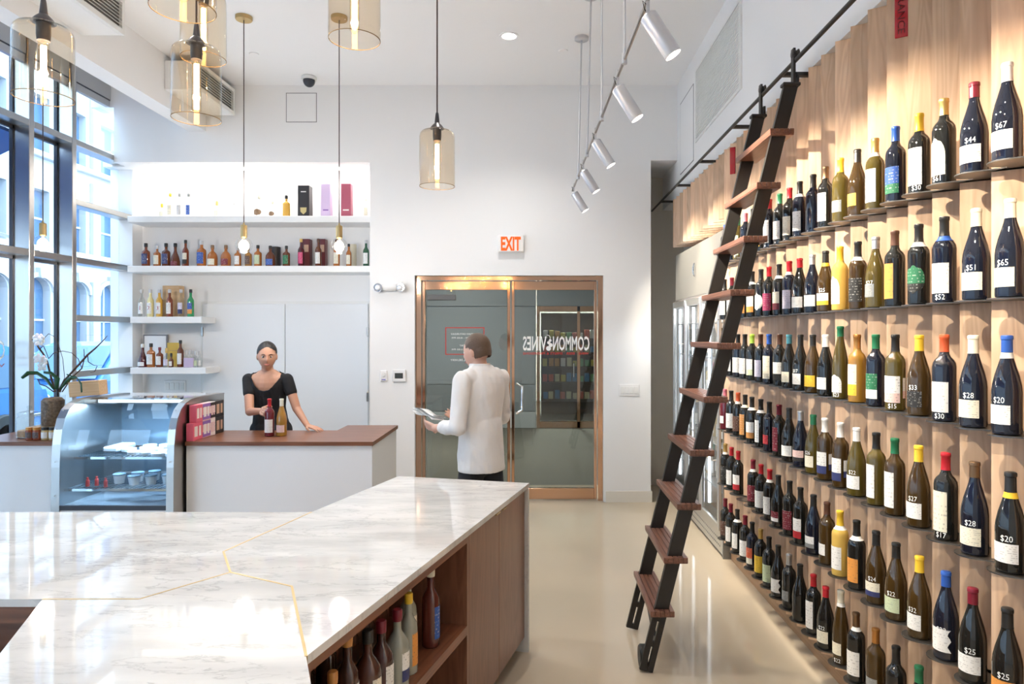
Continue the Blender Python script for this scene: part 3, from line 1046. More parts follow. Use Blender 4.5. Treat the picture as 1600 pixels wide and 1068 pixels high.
# ---------------------------------------------------------------- track lights
trk = empty('track_light_rail', (0, 0, 3.12), label='thin grey suspended track with stems running along the aisle', cat='light track')
def tx(y):
    return .475 - (y - 2.4) * .028
MB().tube([(tx(1.6), 1.6, 0), (tx(6.55), 6.55, 0)], .009, 8).build('rod', pm('track_rod', (.36, .34, .33), .35, .8), trk, True)
for y, c in ((1.9, 1), (3.41, 1), (4.32, 1), (5.2, 1), (5.95, 1)):
    MB().tube([(tx(y), y, 0), (tx(y) + .03 * (y > 5), y, ZC - 3.12)], .007, 8).build('stem', M_track, trk, True)
    MB().lathe([(.05, -.03), (.062, -.022), (.062, 0)], 20, (tx(y) + .03 * (y > 5), y, ZC - 3.12)).build('canopy', M_track, trk, True)
    MB().cyl((tx(y), y, -.025), (tx(y), y, .03), .014, None, 10).build('clip', M_track, trk, True)
SPW = 95
names5 = ['nearest spotlight on the track, at the top of the picture', 'second spotlight from the viewer on the grey track', 'middle spotlight on the grey track',
          'fourth spotlight from the viewer on the grey track', 'farthest small spotlight at the end of the grey track']
for k, y in enumerate((2.8, 3.63, 4.65, 5.5, 6.36)):
    x = tx(y)
    g = empty('track_spotlight', (x, y, 3.12), label=names5[k], cat='spotlight', group='spotlights on the grey track')
    d = Vector((.62, -.06, -1)).normalized()
    q = d.to_track_quat('Z', 'Y').to_matrix().to_4x4()
    q.translation = (.0, .02, -.055)
    MB().bar((0, 0, .03), (0, .01, -.07), .02, .012, up=(1, 0, 0)).build('yoke', M_track, g)
    hd = MB().lathe([(.028, 0), (.037, .008), (.037, .19), (.034, .2), (.033, .185)], 20, mat=q, cap1=False).build('head', M_track, g, True)
    MB().lathe([(.033, .184), (.0, .1841)], 20, mat=q, cap0=False, cap1=False).build('lens', pm('spot_glow', (1, 1, 1), .5, emit=(1, .9, .74), estr=30), hd)
    MB().tube([(0, .01, -.02), (-.02, .015, .0), (-.012, .02, -.03), (.0, .02, -.05)], .0025, 6).build('wire', M_rub, g, True)
    pz = Vector((x, y, 3.12)) + Vector((0, .02, -.055)) + d * .215
    spot('track_lamp', pz, pz + Vector((1.08, -.06, -1)), SPW, 88, .55, (1, .89, .72), .014)
for y, wh in ((.4, 'directly'), (1.5, 'just ahead and'), (2.05, 'a step ahead and')):
    pz = Vector((tx(y), y, 3.0))
    g = empty('track_spotlight', (tx(y), y, 3.12), label='spotlight on the track %s above the viewer' % wh, cat='spotlight', group='spotlights on the grey track')
    q = Vector((.55, -.06, -1)).normalized().to_track_quat('Z', 'Y').to_matrix().to_4x4()
    q.translation = (0, .02, -.055)
    MB().lathe([(.028, 0), (.037, .008), (.037, .19), (.034, .2)], 20, mat=q).build('head', M_track, g, True)
    spot('track_lamp', (tx(y) + .13, y, 2.83), (tx(y) + 1.08, y - .06, 1.83), SPW * .65, 88, .55, (1, .89, .72), .014)

# ---------------------------------------------------------------- pendants: amber glass cylinders
M_fil = pm('filament', (1, .8, .5), .5, emit=(1, .62, .22), estr=26)
M_tube = thin_glass('bulb_glass', (1.0, .95, .86), 1.3)
PNW = 8.5
def pendant(u, D, vb, label, dia=.162, h=.25):
    c = at(u, vb, D)
    g = empty('pendant_lamp', (c.x, D, c.z), label=label, cat='pendant lamp', group='amber glass cylinder pendants')
    r = dia / 2
    MB().lathe([(r, 0), (r + .001, .02), (r, h - .022), (r * .96, h - .008), (r * .86, h + .002), (r * .5, h + .009), (.028, h + .014)], 40, cap0=False, cap1=False).build('shade', M_amber, g, True)
    MB().lathe([(r + .001, -.001), (r + .0012, .001), (r - .001, .001), (r - .0008, -.001)], 40, cap0=False, cap1=False).build('rim', pm('amber_rim', (.34, .22, .10), .1, spec=.5), g, True)
    MB().lathe([(.018, h - .04), (.02, h - .02), (.02, h + .014), (.034, h + .016), (.024, h + .03), (.012, h + .042), (.008, h + .08), (.006, h + .09)], 20).build('socket', pm('dark_socket', (.05, .045, .05), .3, .3), g, True)
    MB().lathe([(.004, .02), (.016, .03), (.016, h - .045), (.012, h - .04)], 14).build('bulb', M_tube, g, True)
    fl = MB()
    for k in range(4):
        a = k * math.pi / 2
        fl.tube([(.006 * math.cos(a), .006 * math.sin(a), .035), (.006 * math.cos(a), .006 * math.sin(a), h - .055)], .0034, 6)
    fl.build('filament', M_fil, g)
    MB().cyl((0, 0, h + .08), (0, 0, ZC - c.z), .0035, None, 8).build('cord', pm('brown_cord', (.06, .035, .03), .6), g, True)
    MB().lathe([(.06, ZC - c.z - .025), (.06, ZC - c.z)], 24).build('canopy', M_brass, g, True)
    d = bpy.data.lights.new('pendant_lamp_light', 'POINT')
    d.energy, d.color, d.shadow_soft_size = PNW, (1, .93, .85), .012
    link_light('pendant_lamp_light', d, (c.x, D, c.z + .12))
pendant(68, 2.1, 153, 'amber glass cylinder pendant in front of the windows, leftmost', h=.215)
pendant(307, 2.42, 186, 'amber glass cylinder pendant hanging lowest of the overlapping cluster')
pendant(286, 1.82, 15, 'amber glass cylinder pendant cut off by the top edge above the cluster')
pendant(318, 2.65, 92, 'amber glass cylinder pendant half hidden behind the lowest of the cluster')
pendant(554, 2.2, 62, 'amber glass cylinder pendant cut off at the top centre')
pendant(683, 3.16, 291, 'amber glass cylinder pendant hanging alone before the back wall')
# globe bulbs over the bar
def globe(u, v, D, label):
    c = at(u, v, D)
    g = empty('globe_pendant', (c.x, D, c.z), label=label, cat='pendant lamp', group='globe bulb pendants over the bar')
    MB().sphere((0, 0, 0), .066, 24, 16).build('globe', thin_glass('globe_glass', (1, .985, .96), 1.45), g, True)
    MB().sphere((0, 0, -.005), .04, 14, 10, sz=1.1).build('glow', pm('globe_glow', (1, 1, 1), .5, emit=(1, .86, .66), estr=9), g, True)
    MB().lathe([(.014, .055), (.02, .062), (.026, .066), (.026, .16), (.02, .165), (.008, .168), (.006, .185)], 20).build('socket', M_brass, g, True)
    MB().cyl((0, 0, .18), (0, 0, ZC - c.z), .004, None, 8).build('cord', MATS['brown_cord'], g, True)
    MB().lathe([(.062, ZC - c.z - .03), (.066, ZC - c.z - .024), (.066, ZC - c.z)], 24).build('canopy', M_brass, g, True)
    d = bpy.data.lights.new('globe_lamp', 'POINT')
    d.energy, d.color, d.shadow_soft_size = 17, (1, .93, .86), .07
    link_light('globe_lamp', d, (c.x, D, c.z - .1))
globe(67, 380, 5.56, 'round globe bulb with brass socket before the windows')
globe(381, 383, 5.56, 'round globe bulb with brass socket before the spirits shelf centre')
globe(530, 384, 5.56, 'round globe bulb with brass socket at the end of the spirits shelf')

# ================================================================ BAR COUNTER
HB = .925
M_bar = pm('counter_front', (.80, .81, .835), .22)
Y1, Y2, Y3 = 5.21, 5.83, 6.16
XE = -1.236
XI = -1.69
XL, XR_ = -3.60, -2.67                   # the display case sits in the gap between
ct = empty('bar_counter', (0, 0, 0), label='white bar counter with walnut top beside the display case', cat='counter')
t = MB()
t.prism([(XR_, Y1), (XE, Y1), (XE, Y3), (XI, Y3), (XI, Y2), (XR_, Y2)], HB - .03, HB)
t.build('worktop', M_walnut, ct)
b = MB()
b.box(XR_, XE - .012, Y1 + .02, Y1 + .04, 0, HB - .03).box(XE - .032, XE - .012, Y1 + .04, Y3 - .02, 0, HB - .03)
b.box(XI + .02, XE - .032, Y3 - .04, Y3 - .02, 0, HB - .03).box(XR_, XI + .02, Y2 - .04, Y2 - .02, 0, HB - .03)
b.build('front_panel', M_bar, ct)
c2 = empty('bar_counter', (0, 0, 0), label='white counter end with walnut top by the windows', cat='counter')
MB().box(XW + .01, XL - .001, Y1, Y2, HB - .03, HB).build('worktop', M_walnut, c2)
MB().box(XW + .01, XL - .001, Y1 + .02, Y2 - .02, 0, HB - .03).build('front_panel', M_bar, c2)

# ---------------------------------------------------------------- curved glass display case
cs = empty('display_case', (0, 0, 0), label='curved glass refrigerated display case with steel sides', cat='display case')
prof = [(5.07, .47), (5.075, .75), (5.085, .92), (5.105, 1.03), (5.135, 1.11), (5.18, 1.17), (5.25, 1.212), (5.34, 1.235), (5.45, 1.24)]
outer = prof + [(5.9, 1.235)]
CX0, CX1 = -3.578, -2.686
for x0, x1 in ((CX0, CX0 + .03), (CX1 - .03, CX1)):
    poly = [(y, z) for y, z in outer] + [(5.9, 0.0), (5.09, 0.0)]
    s_ = MB().prism_x(poly, x0, x1).build('side_panel', M_steel, cs)
    # wide steel flange following the curve
    fl = MB()
    xa, xb = (x0 - .012, x1 + .02) if x0 == CX0 else (x0 - .02, x1 + .004)
    pts = [(5.06, .02)] + [(y - .008, z + .006) for y, z in outer]
    for (a0, b0), (a1, b1) in zip(pts[:-1], pts[1:]):
        fl.add([(xa, a0, b0), (xb, a0, b0), (xb, a1, b1), (xa, a1, b1), (xa, a0 + .01, b0 - .008), (xb, a0 + .01, b0 - .008), (xb, a1 + .01, b1 - .008), (xa, a1 + .01, b1 - .008)],
               [(0, 1, 2, 3), (7, 6, 5, 4), (1, 5, 6, 2), (0, 3, 7, 4)])
    fl.build('edge_flange', M_steel, s_)
    sc = MB().sphere((0, 0, 0), .005, 8, 6).mesh('screw')
    for y, z in ((5.063, .55), (5.068, .80), (5.09, 1.04), (5.16, 1.17)):
        put('screw', sc, M_chrome, s_, ((xa + xb) / 2, y - .008, z))
gl = MB()
gx0, gx1 = CX0 + .03, CX1 - .03
for (a0, b0), (a1, b1) in zip(prof[:-1], prof[1:]):
    gl.add([(gx0, a0, b0), (gx1, a0, b0), (gx1, a1, b1), (gx0, a1, b1)], [(0, 1, 2, 3)])
gl.build('curved_glass', M_case_gl, cs, True)
MB().box(gx0, gx1, 5.45, 5.9, 1.225, 1.24).build('top', M_chrome, cs)
MB().box(gx0, gx1, 5.062, 5.085, .44, .475).build('glass_frame', M_sash, cs)
MB().box(gx0, gx1, 5.075, 5.1, 0, .44).build('lower_front', M_bar, cs)
MB().box(gx0, gx1, 5.1, 5.86, .44, .46).build('deck', pm('case_deck', (.35, .42, .5), .25, .3), cs)
M_back = pm('case_back', (.20, .28, .36), .12, .5)
MB().box(gx0, gx1, 5.86, 5.88, .46, 1.225).build('back_panel', M_back, cs)
tubes = MB().box(gx0 + .03, gx1 - .03, 5.5, 5.56, 1.195, 1.222)
tubes.build('lamp_tube', pm('case_glow', (1, 1, 1), .5, emit=(.72, .88, 1), estr=1.3), cs)
area('case_lamp', ((gx0 + gx1) / 2, 5.42, 1.19), (R(-8), 0, 0), .75, .1, 19, (.55, .78, 1))
def rack(z, y0, y1):
    g = empty('wire_shelf', (0, 0, z)); g.parent = cs
    m = MB()
    for k in range(24):
        x = gx0 + .02 + (gx1 - gx0 - .04) * k / 23
        m.bar((x, y0, 0), (x, y1, 0), .004, .004)
    m.build('wires', M_chrome, g)['kind'] = 'stuff'
    MB().box(gx0 + .005, gx1 - .005, y0 - .006, y0 + .004, -.014, .004).build('front_rail', M_chrome, g)
    MB().box(gx0 + .005, gx1 - .005, y1 - .004, y1 + .006, -.014, .004).build('back_rail', M_chrome, g)
rack(.80, 5.25, 5.8)
rack(.58, 5.14, 5.8)
# goods in the case
tub = MB().lathe([(.034, 0), (.042, .055), (.044, .06), (.044, .068), (.04, .07)], 18).mesh('tub')
lidm = MB().lathe([(.046, .064), (.046, .073), (.043, .075)], 18).mesh('lid')
tin = MB().lathe([(.052, 0), (.054, .004), (.054, .024), (.05, .028)], 20).mesh('tin')
jarb = MB().lathe([(.03, 0), (.034, .004), (.034, .07), (.026, .08)], 16).mesh('jar')
jarl = MB().lathe([(.03, .078), (.03, .095), (.027, .097)], 16).mesh('lid')
M_tub = pm('tub_plastic', (.7, .74, .78), .25)
M_lid = pm('lid_blue', (.16, .26, .36), .3)
M_tin = pm('tin_white', (.56, .60, .64), .3)
for k, (x, y) in enumerate(sorted(((-3.27, 5.5), (-3.16, 5.56), (-3.05, 5.5), (-3.2, 5.68), (-3.08, 5.7), (-2.93, 5.42), (-2.82, 5.42), (-2.93, 5.55), (-2.82, 5.55), (-2.82, 5.68), (-3.14, 5.36), (-3.03, 5.34), (-2.92, 5.30), (-2.81, 5.30), (-2.96, 5.7)))):
    o = put('cheese_round', tin, M_tin, None, (x, y, .803))
    tag(o, 'round white cheese on the upper case shelf, %s counting from the left' % ORD[k], 'cheese', 'cheeses on the upper case shelf')
for k, (x, y) in enumerate(sorted(((-3.25, 5.34), (-3.14, 5.4), (-3.04, 5.46), (-3.10, 5.28), (-2.98, 5.3), (-2.86, 5.32), (-2.76, 5.3), (-2.88, 5.44), (-2.77, 5.43), (-2.96, 5.62), (-2.84, 5.6)))):
    o = put('food_tub', tub, M_tub, None, (x, y, .583))
    put('lid', lidm, M_lid, o)
    tag(o, 'food tub with blue grey lid on the lower case shelf, %s from the left' % ORD[k], 'tub', 'tubs on the lower case shelf')
for k, (x, y) in enumerate(sorted(((-3.42, 5.22), (-3.37, 5.25), (-3.27, 5.2)))):
    o = put('sauce_bottle', MB().lathe([(.014, 0), (.014, .045), (.008, .055), (.008, .07)], 12).mesh('bottle'), pm('sauce_red', (.45, .05, .05), .3), None, (x, y, .583))
    tag(o, 'tiny red sauce bottle on the lower case shelf, %s from the left' % ORD[k], 'bottle', 'tiny red bottles in the case')
for x0, x1, y0, y1, z, lb in ((-2.95, -2.74, 5.5, 5.78, .583, 'white packet at the back of the lower case shelf'), (-3.46, -3.34, 5.36, 5.72, .803, 'flat white parcel on the upper case shelf near the window end')):
    o = MB().cbox(x0, x1, y0 + .1, y1, z + (.09 if z < .6 else 0), z + (.16 if z < .6 else .04), .01).build('food_parcel', M_tin)
    tag(o, lb, 'parcel')

# goods on the bar beside the case: chocolate boxes two high
def choc(x, y, z, w, d, h, base, band, mark, label):
    g = empty('chocolate_box', (x, y, z), label=label, cat='box', group='chocolate boxes beside the display case')
    MB().cbox(0, w, 0, d, 0, h, .002).build('carton', base, g)
    if band:
        MB().box(w - .001, w + .0008, .0, d, h * .06, h * .34).build('stripe', band, g)
        MB().box(w - .001, w + .0008, .0, d, h * .78, h * .98).build('stripe', band, g)
    if mark:
        for k, (a0, a1, b0, b1) in enumerate(((.12, .45, .22, .8), (.6, .82, .22, .8))):
            MB().box(w - .001, w + .001, d * a0, d * a1, h * b0, h * b1).build('label', mark, g)
P_pink, P_pur, P_wh, P_bk = pm('box_pink', (.72, .13, .2), .4), pm('box_purple', (.27, .14, .45), .4), pm('box_cream', (.8, .72, .7), .4, noise=(90, .5)), pm('box_black', (.03, .025, .025), .4)
P_pap, P_rose, P_kraft = pm('box_label', (.82, .78, .74), .5), pm('box_rose', (.75, .5, .5), .5), pm('box_kraft', (.55, .36, .25), .5)
bx0 = -2.672
for lev, hh in ((0, .135), (1, .135)):
    y = Y1 + .02 + (.045 if lev else 0)
    for nm, d, base, band, mark in (('pink', .15 - .045 * lev, P_pink, None, P_pap), ('purple banded', .13, P_rose, P_pur, P_pap), ('cream patterned', .085, P_wh, P_bk if lev else None, P_rose), ('black', .15, P_bk, None, P_kraft)):
        choc(bx0, y, HB + .001 + lev * (hh + .001), .055, d - .003, hh, base, band, mark, '%s chocolate box, %s layer beside the display case' % (nm, 'upper' if lev else 'lower'))
        y += d

# ================================================================ ISLAND
HI = .926
TH = .024
A, B, P = (-.79, 3.955), (-.032, 3.769), (-.585, 1.745)
I12, S1, C, S3 = (-1.033, 3.157), (-1.179, 2.583), (-1.053, 2.36), (-.794, 2.229)
S2, I23 = (-1.23, 2.122), (-1.53, 2.121)
d3v = Vector((.385, -.923))
E1 = (P[0] + d3v.x * .95, P[1] + d3v.y * .95)
E2 = (I23[0] + d3v.x * 1.3, I23[1] + d3v.y * 1.3)
top = empty('island_worktop', (0, 0, 0), label='white marble island top of three slabs with gold inlaid joints', cat='worktop')
def inset_slab(poly):
    return MB().prism(poly, HI - TH, HI)
inset_slab([I12, A, B, P, S3, C, S1]).build('slab', M_marble, top)
inset_slab([I12, S1, C, S2, I23, (-3.3, 2.121), (-3.3, 3.157)]).build('slab', M_marble, top)
inset_slab([C, S3, P, E1, E2, I23, S2]).build('slab', M_marble, top)
for k, line in enumerate(([I12, S1, C], [C, S2, I23], [C, S3, P])):
    m = MB()
    for a, c in zip(line[:-1], line[1:]):
        m.bar((a[0], a[1], HI - .011), (c[0], c[1], HI - .011), .0075, .0235)
    m.build('inlay', M_brass, top)
eB = Vector((P[0] - B[0], P[1] - B[1])).normalized()
angB = math.atan2(eB.y, eB.x)
LB = (Vector(P) - Vector(B)).length
LW = (Vector(B) - Vector(A)).length
# local frame of the arm: x from the far corner towards the viewer, y outwards to the aisle
wf = empty('waterfall_end', (B[0], B[1], 0), angB, 'upright marble end panel closing the island', 'end panel')
MB().box(0, .022, -LW, 0, 0, HI - TH).build('slab', M_marble, wf)
cab = empty('island_cabinet', (B[0], B[1], 0), angB, 'walnut island cabinet with two doors and small brass pulls', 'cabinet')
x0, x1, x2 = .024, .468, .879
zt_ = HI - TH - .002
MB().box(x0, x2, -.40, -.042, .09, zt_).build('body', M_walnut_v, cab)
MB().box(x0, x2, -.38, -.09, 0, .09).build('plinth', M_black, cab)
for a, c, px in ((x0 + .002, x1 - .0015, x1 - .05), (x1 + .0015, x2 - .002, x1 + .05)):
    d = MB().cbox(a, c, -.04, -.02, .085, zt_ - .012, .0015).build('door', M_walnut_v, cab)
    MB().cbox(px - .028, px + .028, -.021, -.004, zt_ - .014, zt_ - .008, .001).build('pull', M_brass, d)
sh = empty('island_shelf_unit', (B[0], B[1], 0), angB, 'open walnut island shelving stocked with spirits', 'shelving')
xe = LB - .03
MB().box(x2 + .001, x2 + .024, -.40, -.02, .085, zt_).build('side_panel', M_walnut_v, sh)
MB().box(xe - .02, xe, -.40, -.02, .085, zt_).build('side_panel', M_walnut_v, sh)
MB().box(x2 + .024, xe - .02, -.40, -.02, zt_ - .04, zt_).build('top_rail', M_walnut, sh)
MB().box(x2 + .024, xe - .02, -.395, -.02, .47, .508).build('shelf', M_walnut, sh)
MB().box(x2 + .024, xe - .02, -.395, -.02, .085, .12).build('shelf', M_walnut, sh)
MB().box(x2 + .024, xe - .02, -.40, -.385, .12, zt_ - .04).build('back_panel', M_walnut, sh)
MB().box(x2 + .001, xe, -.38, -.09, 0, .085).build('plinth', M_black, sh)
bk = MB().box(x0, 1.3, -LW + .02, -.402, .0, zt_).build('island_cabinet', M_walnut_v)
bk.location, bk.rotation_euler = (B[0], B[1], 0), (0, 0, angB)
tag(bk, 'plain walnut base on the bar side of the island', 'cabinet')
# left arm: open shelf towards the viewer, near arm: panelled base
la = empty('island_shelf_unit', (-1.56, 2.15, 0), 0, 'open walnut island shelving in the left arm of the island', 'shelving')
MB().box(-1.7, .04, .0, .02, zt_ - .06, zt_).build('top_rail', M_walnut, la)
MB().box(-1.7, .04, .35, .37, .09, zt_).build('back_panel', M_walnut, la)
MB().box(-1.7, .04, .0, .35, .47, .505).build('shelf', M_walnut, la)
MB().box(-1.7, .04, .0, .35, .085, .12).build('shelf', M_walnut, la)
for x in (-1.7, -.85, .02):
    MB().box(x, x + .02, .0, .35, .12, zt_ - .06).build('upright', M_walnut_v, la)
MB().box(-1.7, .3, .38, .95, 0, zt_).build('base', M_walnut_v, la)
nb = MB().prism([(P[0] - .06, P[1] + .02), (S3[0] - .02, S3[1]), (C[0], C[1] - .03), (S2[0], S2[1] - .02), (I23[0] + .05, I23[1] - .06), (E2[0] + .05, E2[1] + .03), (E1[0] - .04, E1[1] + .05)], 0, zt_).build('island_cabinet', M_walnut_v)
tag(nb, 'walnut base of the island arm nearest the viewer', 'cabinet')
# ================================================================ BOTTLES
COLR = {'white': (.82, .81, .78), 'cream': (.80, .75, .60), 'black': (.02, .019, .018), 'gold': (.62, .42, .14), 'yellow': (.80, .52, .04), 'red': (.48, .02, .03),
        'maroon': (.19, .015, .03), 'blue': (.03, .10, .40), 'navy': (.03, .04, .14), 'green': (.02, .16, .07), 'lime': (.38, .60, .08), 'teal': (.06, .22, .28),
        'brown': (.10, .045, .028), 'bronze': (.22, .13, .07), 'copper': (.55, .25, .07), 'orange': (.72, .30, .06), 'silver': (.55, .55, .56), 'grey': (.24, .25, .25),
        'pink': (.72, .22, .28), 'rose': (.78, .55, .50), 'lilac': (.66, .62, .74), 'pale green': (.56, .64, .42), 'vermilion': (.62, .11, .04), 'magenta': (.55, .05, .16)}
GLS = {'dk': ('dark', pm('glass_dark', (.012, .012, .011), .03, spec=.6, coat=.3)),
       'bd': ('dark', pm('glass_dark_blue', (.010, .012, .022), .03, spec=.6, coat=.3)),
       'ol': ('olive', pm('glass_olive', (.085, .062, .012), .04, spec=.6, coat=.3)),
       'br': ('brown', pm('glass_brown', (.05, .028, .008), .04, spec=.6, coat=.3)),
       'am': ('amber', pm('glass_amber', (.34, .17, .025), .05, spec=.6, coat=.3)),
       'gd': ('golden', pm('glass_golden', (.86, .58, .14), .06, spec=.6, trans=.35, ior=1.34)),
       'ru': ('ruby', pm('glass_ruby', (.13, .012, .02), .05, spec=.6, coat=.3))}
SHAPE = {'bo': ([(.030, 0), (.0365, .003), (.0375, .010), (.0375, .188), (.0355, .202), (.029, .214), (.0205, .223), (.0158, .234), (.0142, .25), (.0140, .286), (.0155, .288), (.0155, .298), (.0140, .300)], .0375, .225, .300),
         'bu': ([(.031, 0), (.0395, .003), (.0405, .010), (.0405, .130), (.0385, .150), (.0325, .178), (.0245, .205), (.0175, .230), (.0148, .245), (.0142, .285), (.0158, .287), (.0158, .296), (.0142, .298)], .0405, .232, .298),
         'fl': ([(.029, 0), (.0355, .003), (.0365, .010), (.0365, .140), (.034, .175), (.028, .215), (.020, .255), (.0155, .28), (.0142, .30), (.0140, .325), (.0155, .327), (.0155, .336), (.0140, .338)], .0365, .275, .338)}
BM, CM, LM = {}, {}, {}
def body_mesh(k):
    if k not in BM:
        BM[k] = MB().lathe(SHAPE[k][0], 20).mesh('bottle', True)
    return BM[k]
def prof_r(k, z):
    pr = SHAPE[k][0]
    for (r0, z0), (r1, z1) in zip(pr[:-1], pr[1:]):
        if z0 <= z <= z1 and z1 > z0:
            return r0 + (r1 - r0) * (z - z0) / (z1 - z0)
    return pr[-1][0]
def sleeve(k, z0, z1, off, close, name):
    key = (k, z0, z1, off, close)
    if key not in CM:
        zs = [z0] + [z for r, z in SHAPE[k][0] if z0 < z < z1] + [z1]
        pr = [(prof_r(k, z) + off, z) for z in zs]
        if close:
            pr[-1] = (pr[-1][0], z1 + off)
            pr.append((pr[-1][0] * .7, z1 + off + .0012))
        CM[key] = MB().lathe(pr, 18, cap0=False, cap1=close).mesh(name, True)
    return CM[key]
def patch(r, z0, z1, th0, span, name='label', shape='rect', n=10):
    """paper label curved round a bottle: bearing TH0, width SPAN (radians)"""
    key = (r, z0, z1, round(th0, 3), round(span, 3), shape)
    if key in LM:
        return LM[key]
    b = MB()
    m = 1 if shape == 'rect' else 8
    vs, fs, us = [], [], []
    for j in range(m + 1):
        tj = j / m
        k = 1.0
        if shape == 'round':
            k = max(.05, math.sin(math.acos(max(-1, min(1, 2 * tj - 1)))))
        if shape == 'arch':
            k = 1.0 if tj < .5 else max(.06, math.sqrt(max(0, 1 - ((tj - .5) * 2) ** 2)))
        if shape == 'wavy':
            k = .86 + .14 * math.cos(tj * 12)
        for i in range(n + 1):
            a = th0 + span * (i / n - .5) * k
            vs.append((r * math.cos(a), r * math.sin(a), z0 + (z1 - z0) * tj))
    for j in range(m):
        for i in range(n):
            q = (j * (n + 1) + i, j * (n + 1) + i + 1, (j + 1) * (n + 1) + i + 1, (j + 1) * (n + 1) + i)
            fs.append(q)
            us.append([((x % (n + 1)) / n, (x // (n + 1)) / m) for x in q])
    b.add(vs, fs, us)
    LM[key] = b.mesh(name, True)
    return LM[key]
M_price = pm('paint_pen', (.88, .88, .86), .5)

ROWN = ['top row', 'second row', 'third row', 'fourth row', 'fifth row', 'bottom row']
# shape, glass, capsule, neck band, label colours (main/lower), label style, price - from the right edge inwards
T, S, N_ = 't', 's', 'n'
WALL = [
 ['bu bd white - white n $67', 'bu bd maroon - white n $44', 'bo dk gold - cream arch $61', 'bo dk yellow - white t $30', 'bo bd blue - blue/green n -', 'bo ol gold white white t -', 'bu br black - yellow s -', 'bo ol yellow - grey s -', 'bo dk bronze - white t -', 'bo bd black - none n -',
  'bo bd black white white n -', 'bo dk red - cream n -', 'bo dk green - white n -', 'bo bd red - white t -', 'bo dk black - yellow t -', 'bo dk black - white n -', 'bo bd pink - white n -', 'bo ol green - pale_green t -', 'bo bd maroon - navy t -', 'bo bd blue - cream s -'],
 ['bu bd cream - cream n $65', 'bu bd cream - cream n $51', 'bo bd black blue white n $52', 'bo dk black white green/black round -', 'bo dk brown - orange t -', 'bu ol silver - grey s $27', 'bo br black white black n -', 'bo gd yellow - white arch -', 'bu br black yellow white/yellow n $25', 'bu bd silver - white n -',
  'bu dk red - white n -', 'bo bd red white lilac n -', 'bo dk black white cream/maroon n -', 'bo dk red - magenta n -', 'bo dk black - white round -', 'bo dk black white white/orange n -', 'bo dk black white orange t -', 'bo dk black - white n -', 'bo dk maroon - white n -', 'bo dk black - white n -'],
 ['bu bd blue white white n $20', 'bu bd cream - cream n $28', 'bo bd vermilion - white n $30', 'bu br yellow - black n $33', 'bo ol black - white/rose n $15', 'bo bd green - green/white n -', 'bo am copper - cream/yellow t -', 'fl ol green - white arch $23', 'bu dk white - white n -', 'bu br black - yellow n -',
  'bu dk black - white n $17', 'bu dk teal - cream n -', 'bo dk brown - white/black n -', 'bo bd blue - cream t -', 'bo dk brown - lilac n -', 'bo dk lime - white/pale_green n -', 'bo dk black - white n -', 'bo bd black white white n -', 'bo dk maroon white white n -', 'bo dk black - white n -'],
 ['bu dk black yellow white n $20', 'bu bd bronze - cream n $28', 'bo dk red - cream t $17', 'bu br yellow - white n $27', 'bo br green - white t -', 'bo ol black - white t -', 'bu ol white - white n $22', 'bo br white - white/navy n -', 'bo br white - white/navy n -', 'bu ol green - cream n $26',
  'bu bd silver - rose/black n -', 'bu dk black - white n -', 'bo dk maroon - maroon t -', 'bo bd black - red s -', 'bo dk black white white t -', 'bo dk black white white/copper n -', 'bo dk black cream copper t -', 'bo dk vermilion white brown n -', 'bo dk black - white n -', 'bo ru pink - white s -'],
 ['bu dk black - orange n $25', 'bu dk maroon - white n $25', 'bu bd blue - white wavy $22', 'bu br yellow - white n $32', 'bu br black - pale_green n $22', 'bu br black - cream/navy n $24', 'bo dk black white orange n -', 'bo gd yellow white white n -', 'bo br brown - white s -', 'bu bd black - white/grey n -',
  'bo dk black - white/red n -', 'bo dk black - maroon n -', 'bu dk black - maroon/white n -', 'bo dk red white white n -', 'bo dk red - white n -', 'bo dk maroon white maroon n -', '', 'bo dk red - white/red n -', 'bo dk red - white n -', 'bo dk gold white black n -'],
 ['', '', '', 'bo dk green - white s -', 'bo dk black - white n -', 'bo br copper - grey s -', 'bo dk bronze white white n -', 'fl br cream white cream s $22', 'bu dk red - cream n $22', 'bo dk red - white t -',
  'bu dk black - none n -', 'bo dk silver - grey s -', 'bu dk black - white wavy -', 'bo dk black - pale_green n -', 'bo dk gold - yellow n -', 'bo bd black - vermilion/cream n -', 'bo dk maroon - white n -', 'bo dk black white white n -', 'bo dk maroon - white n -', 'bo dk maroon - brown n -'],
]
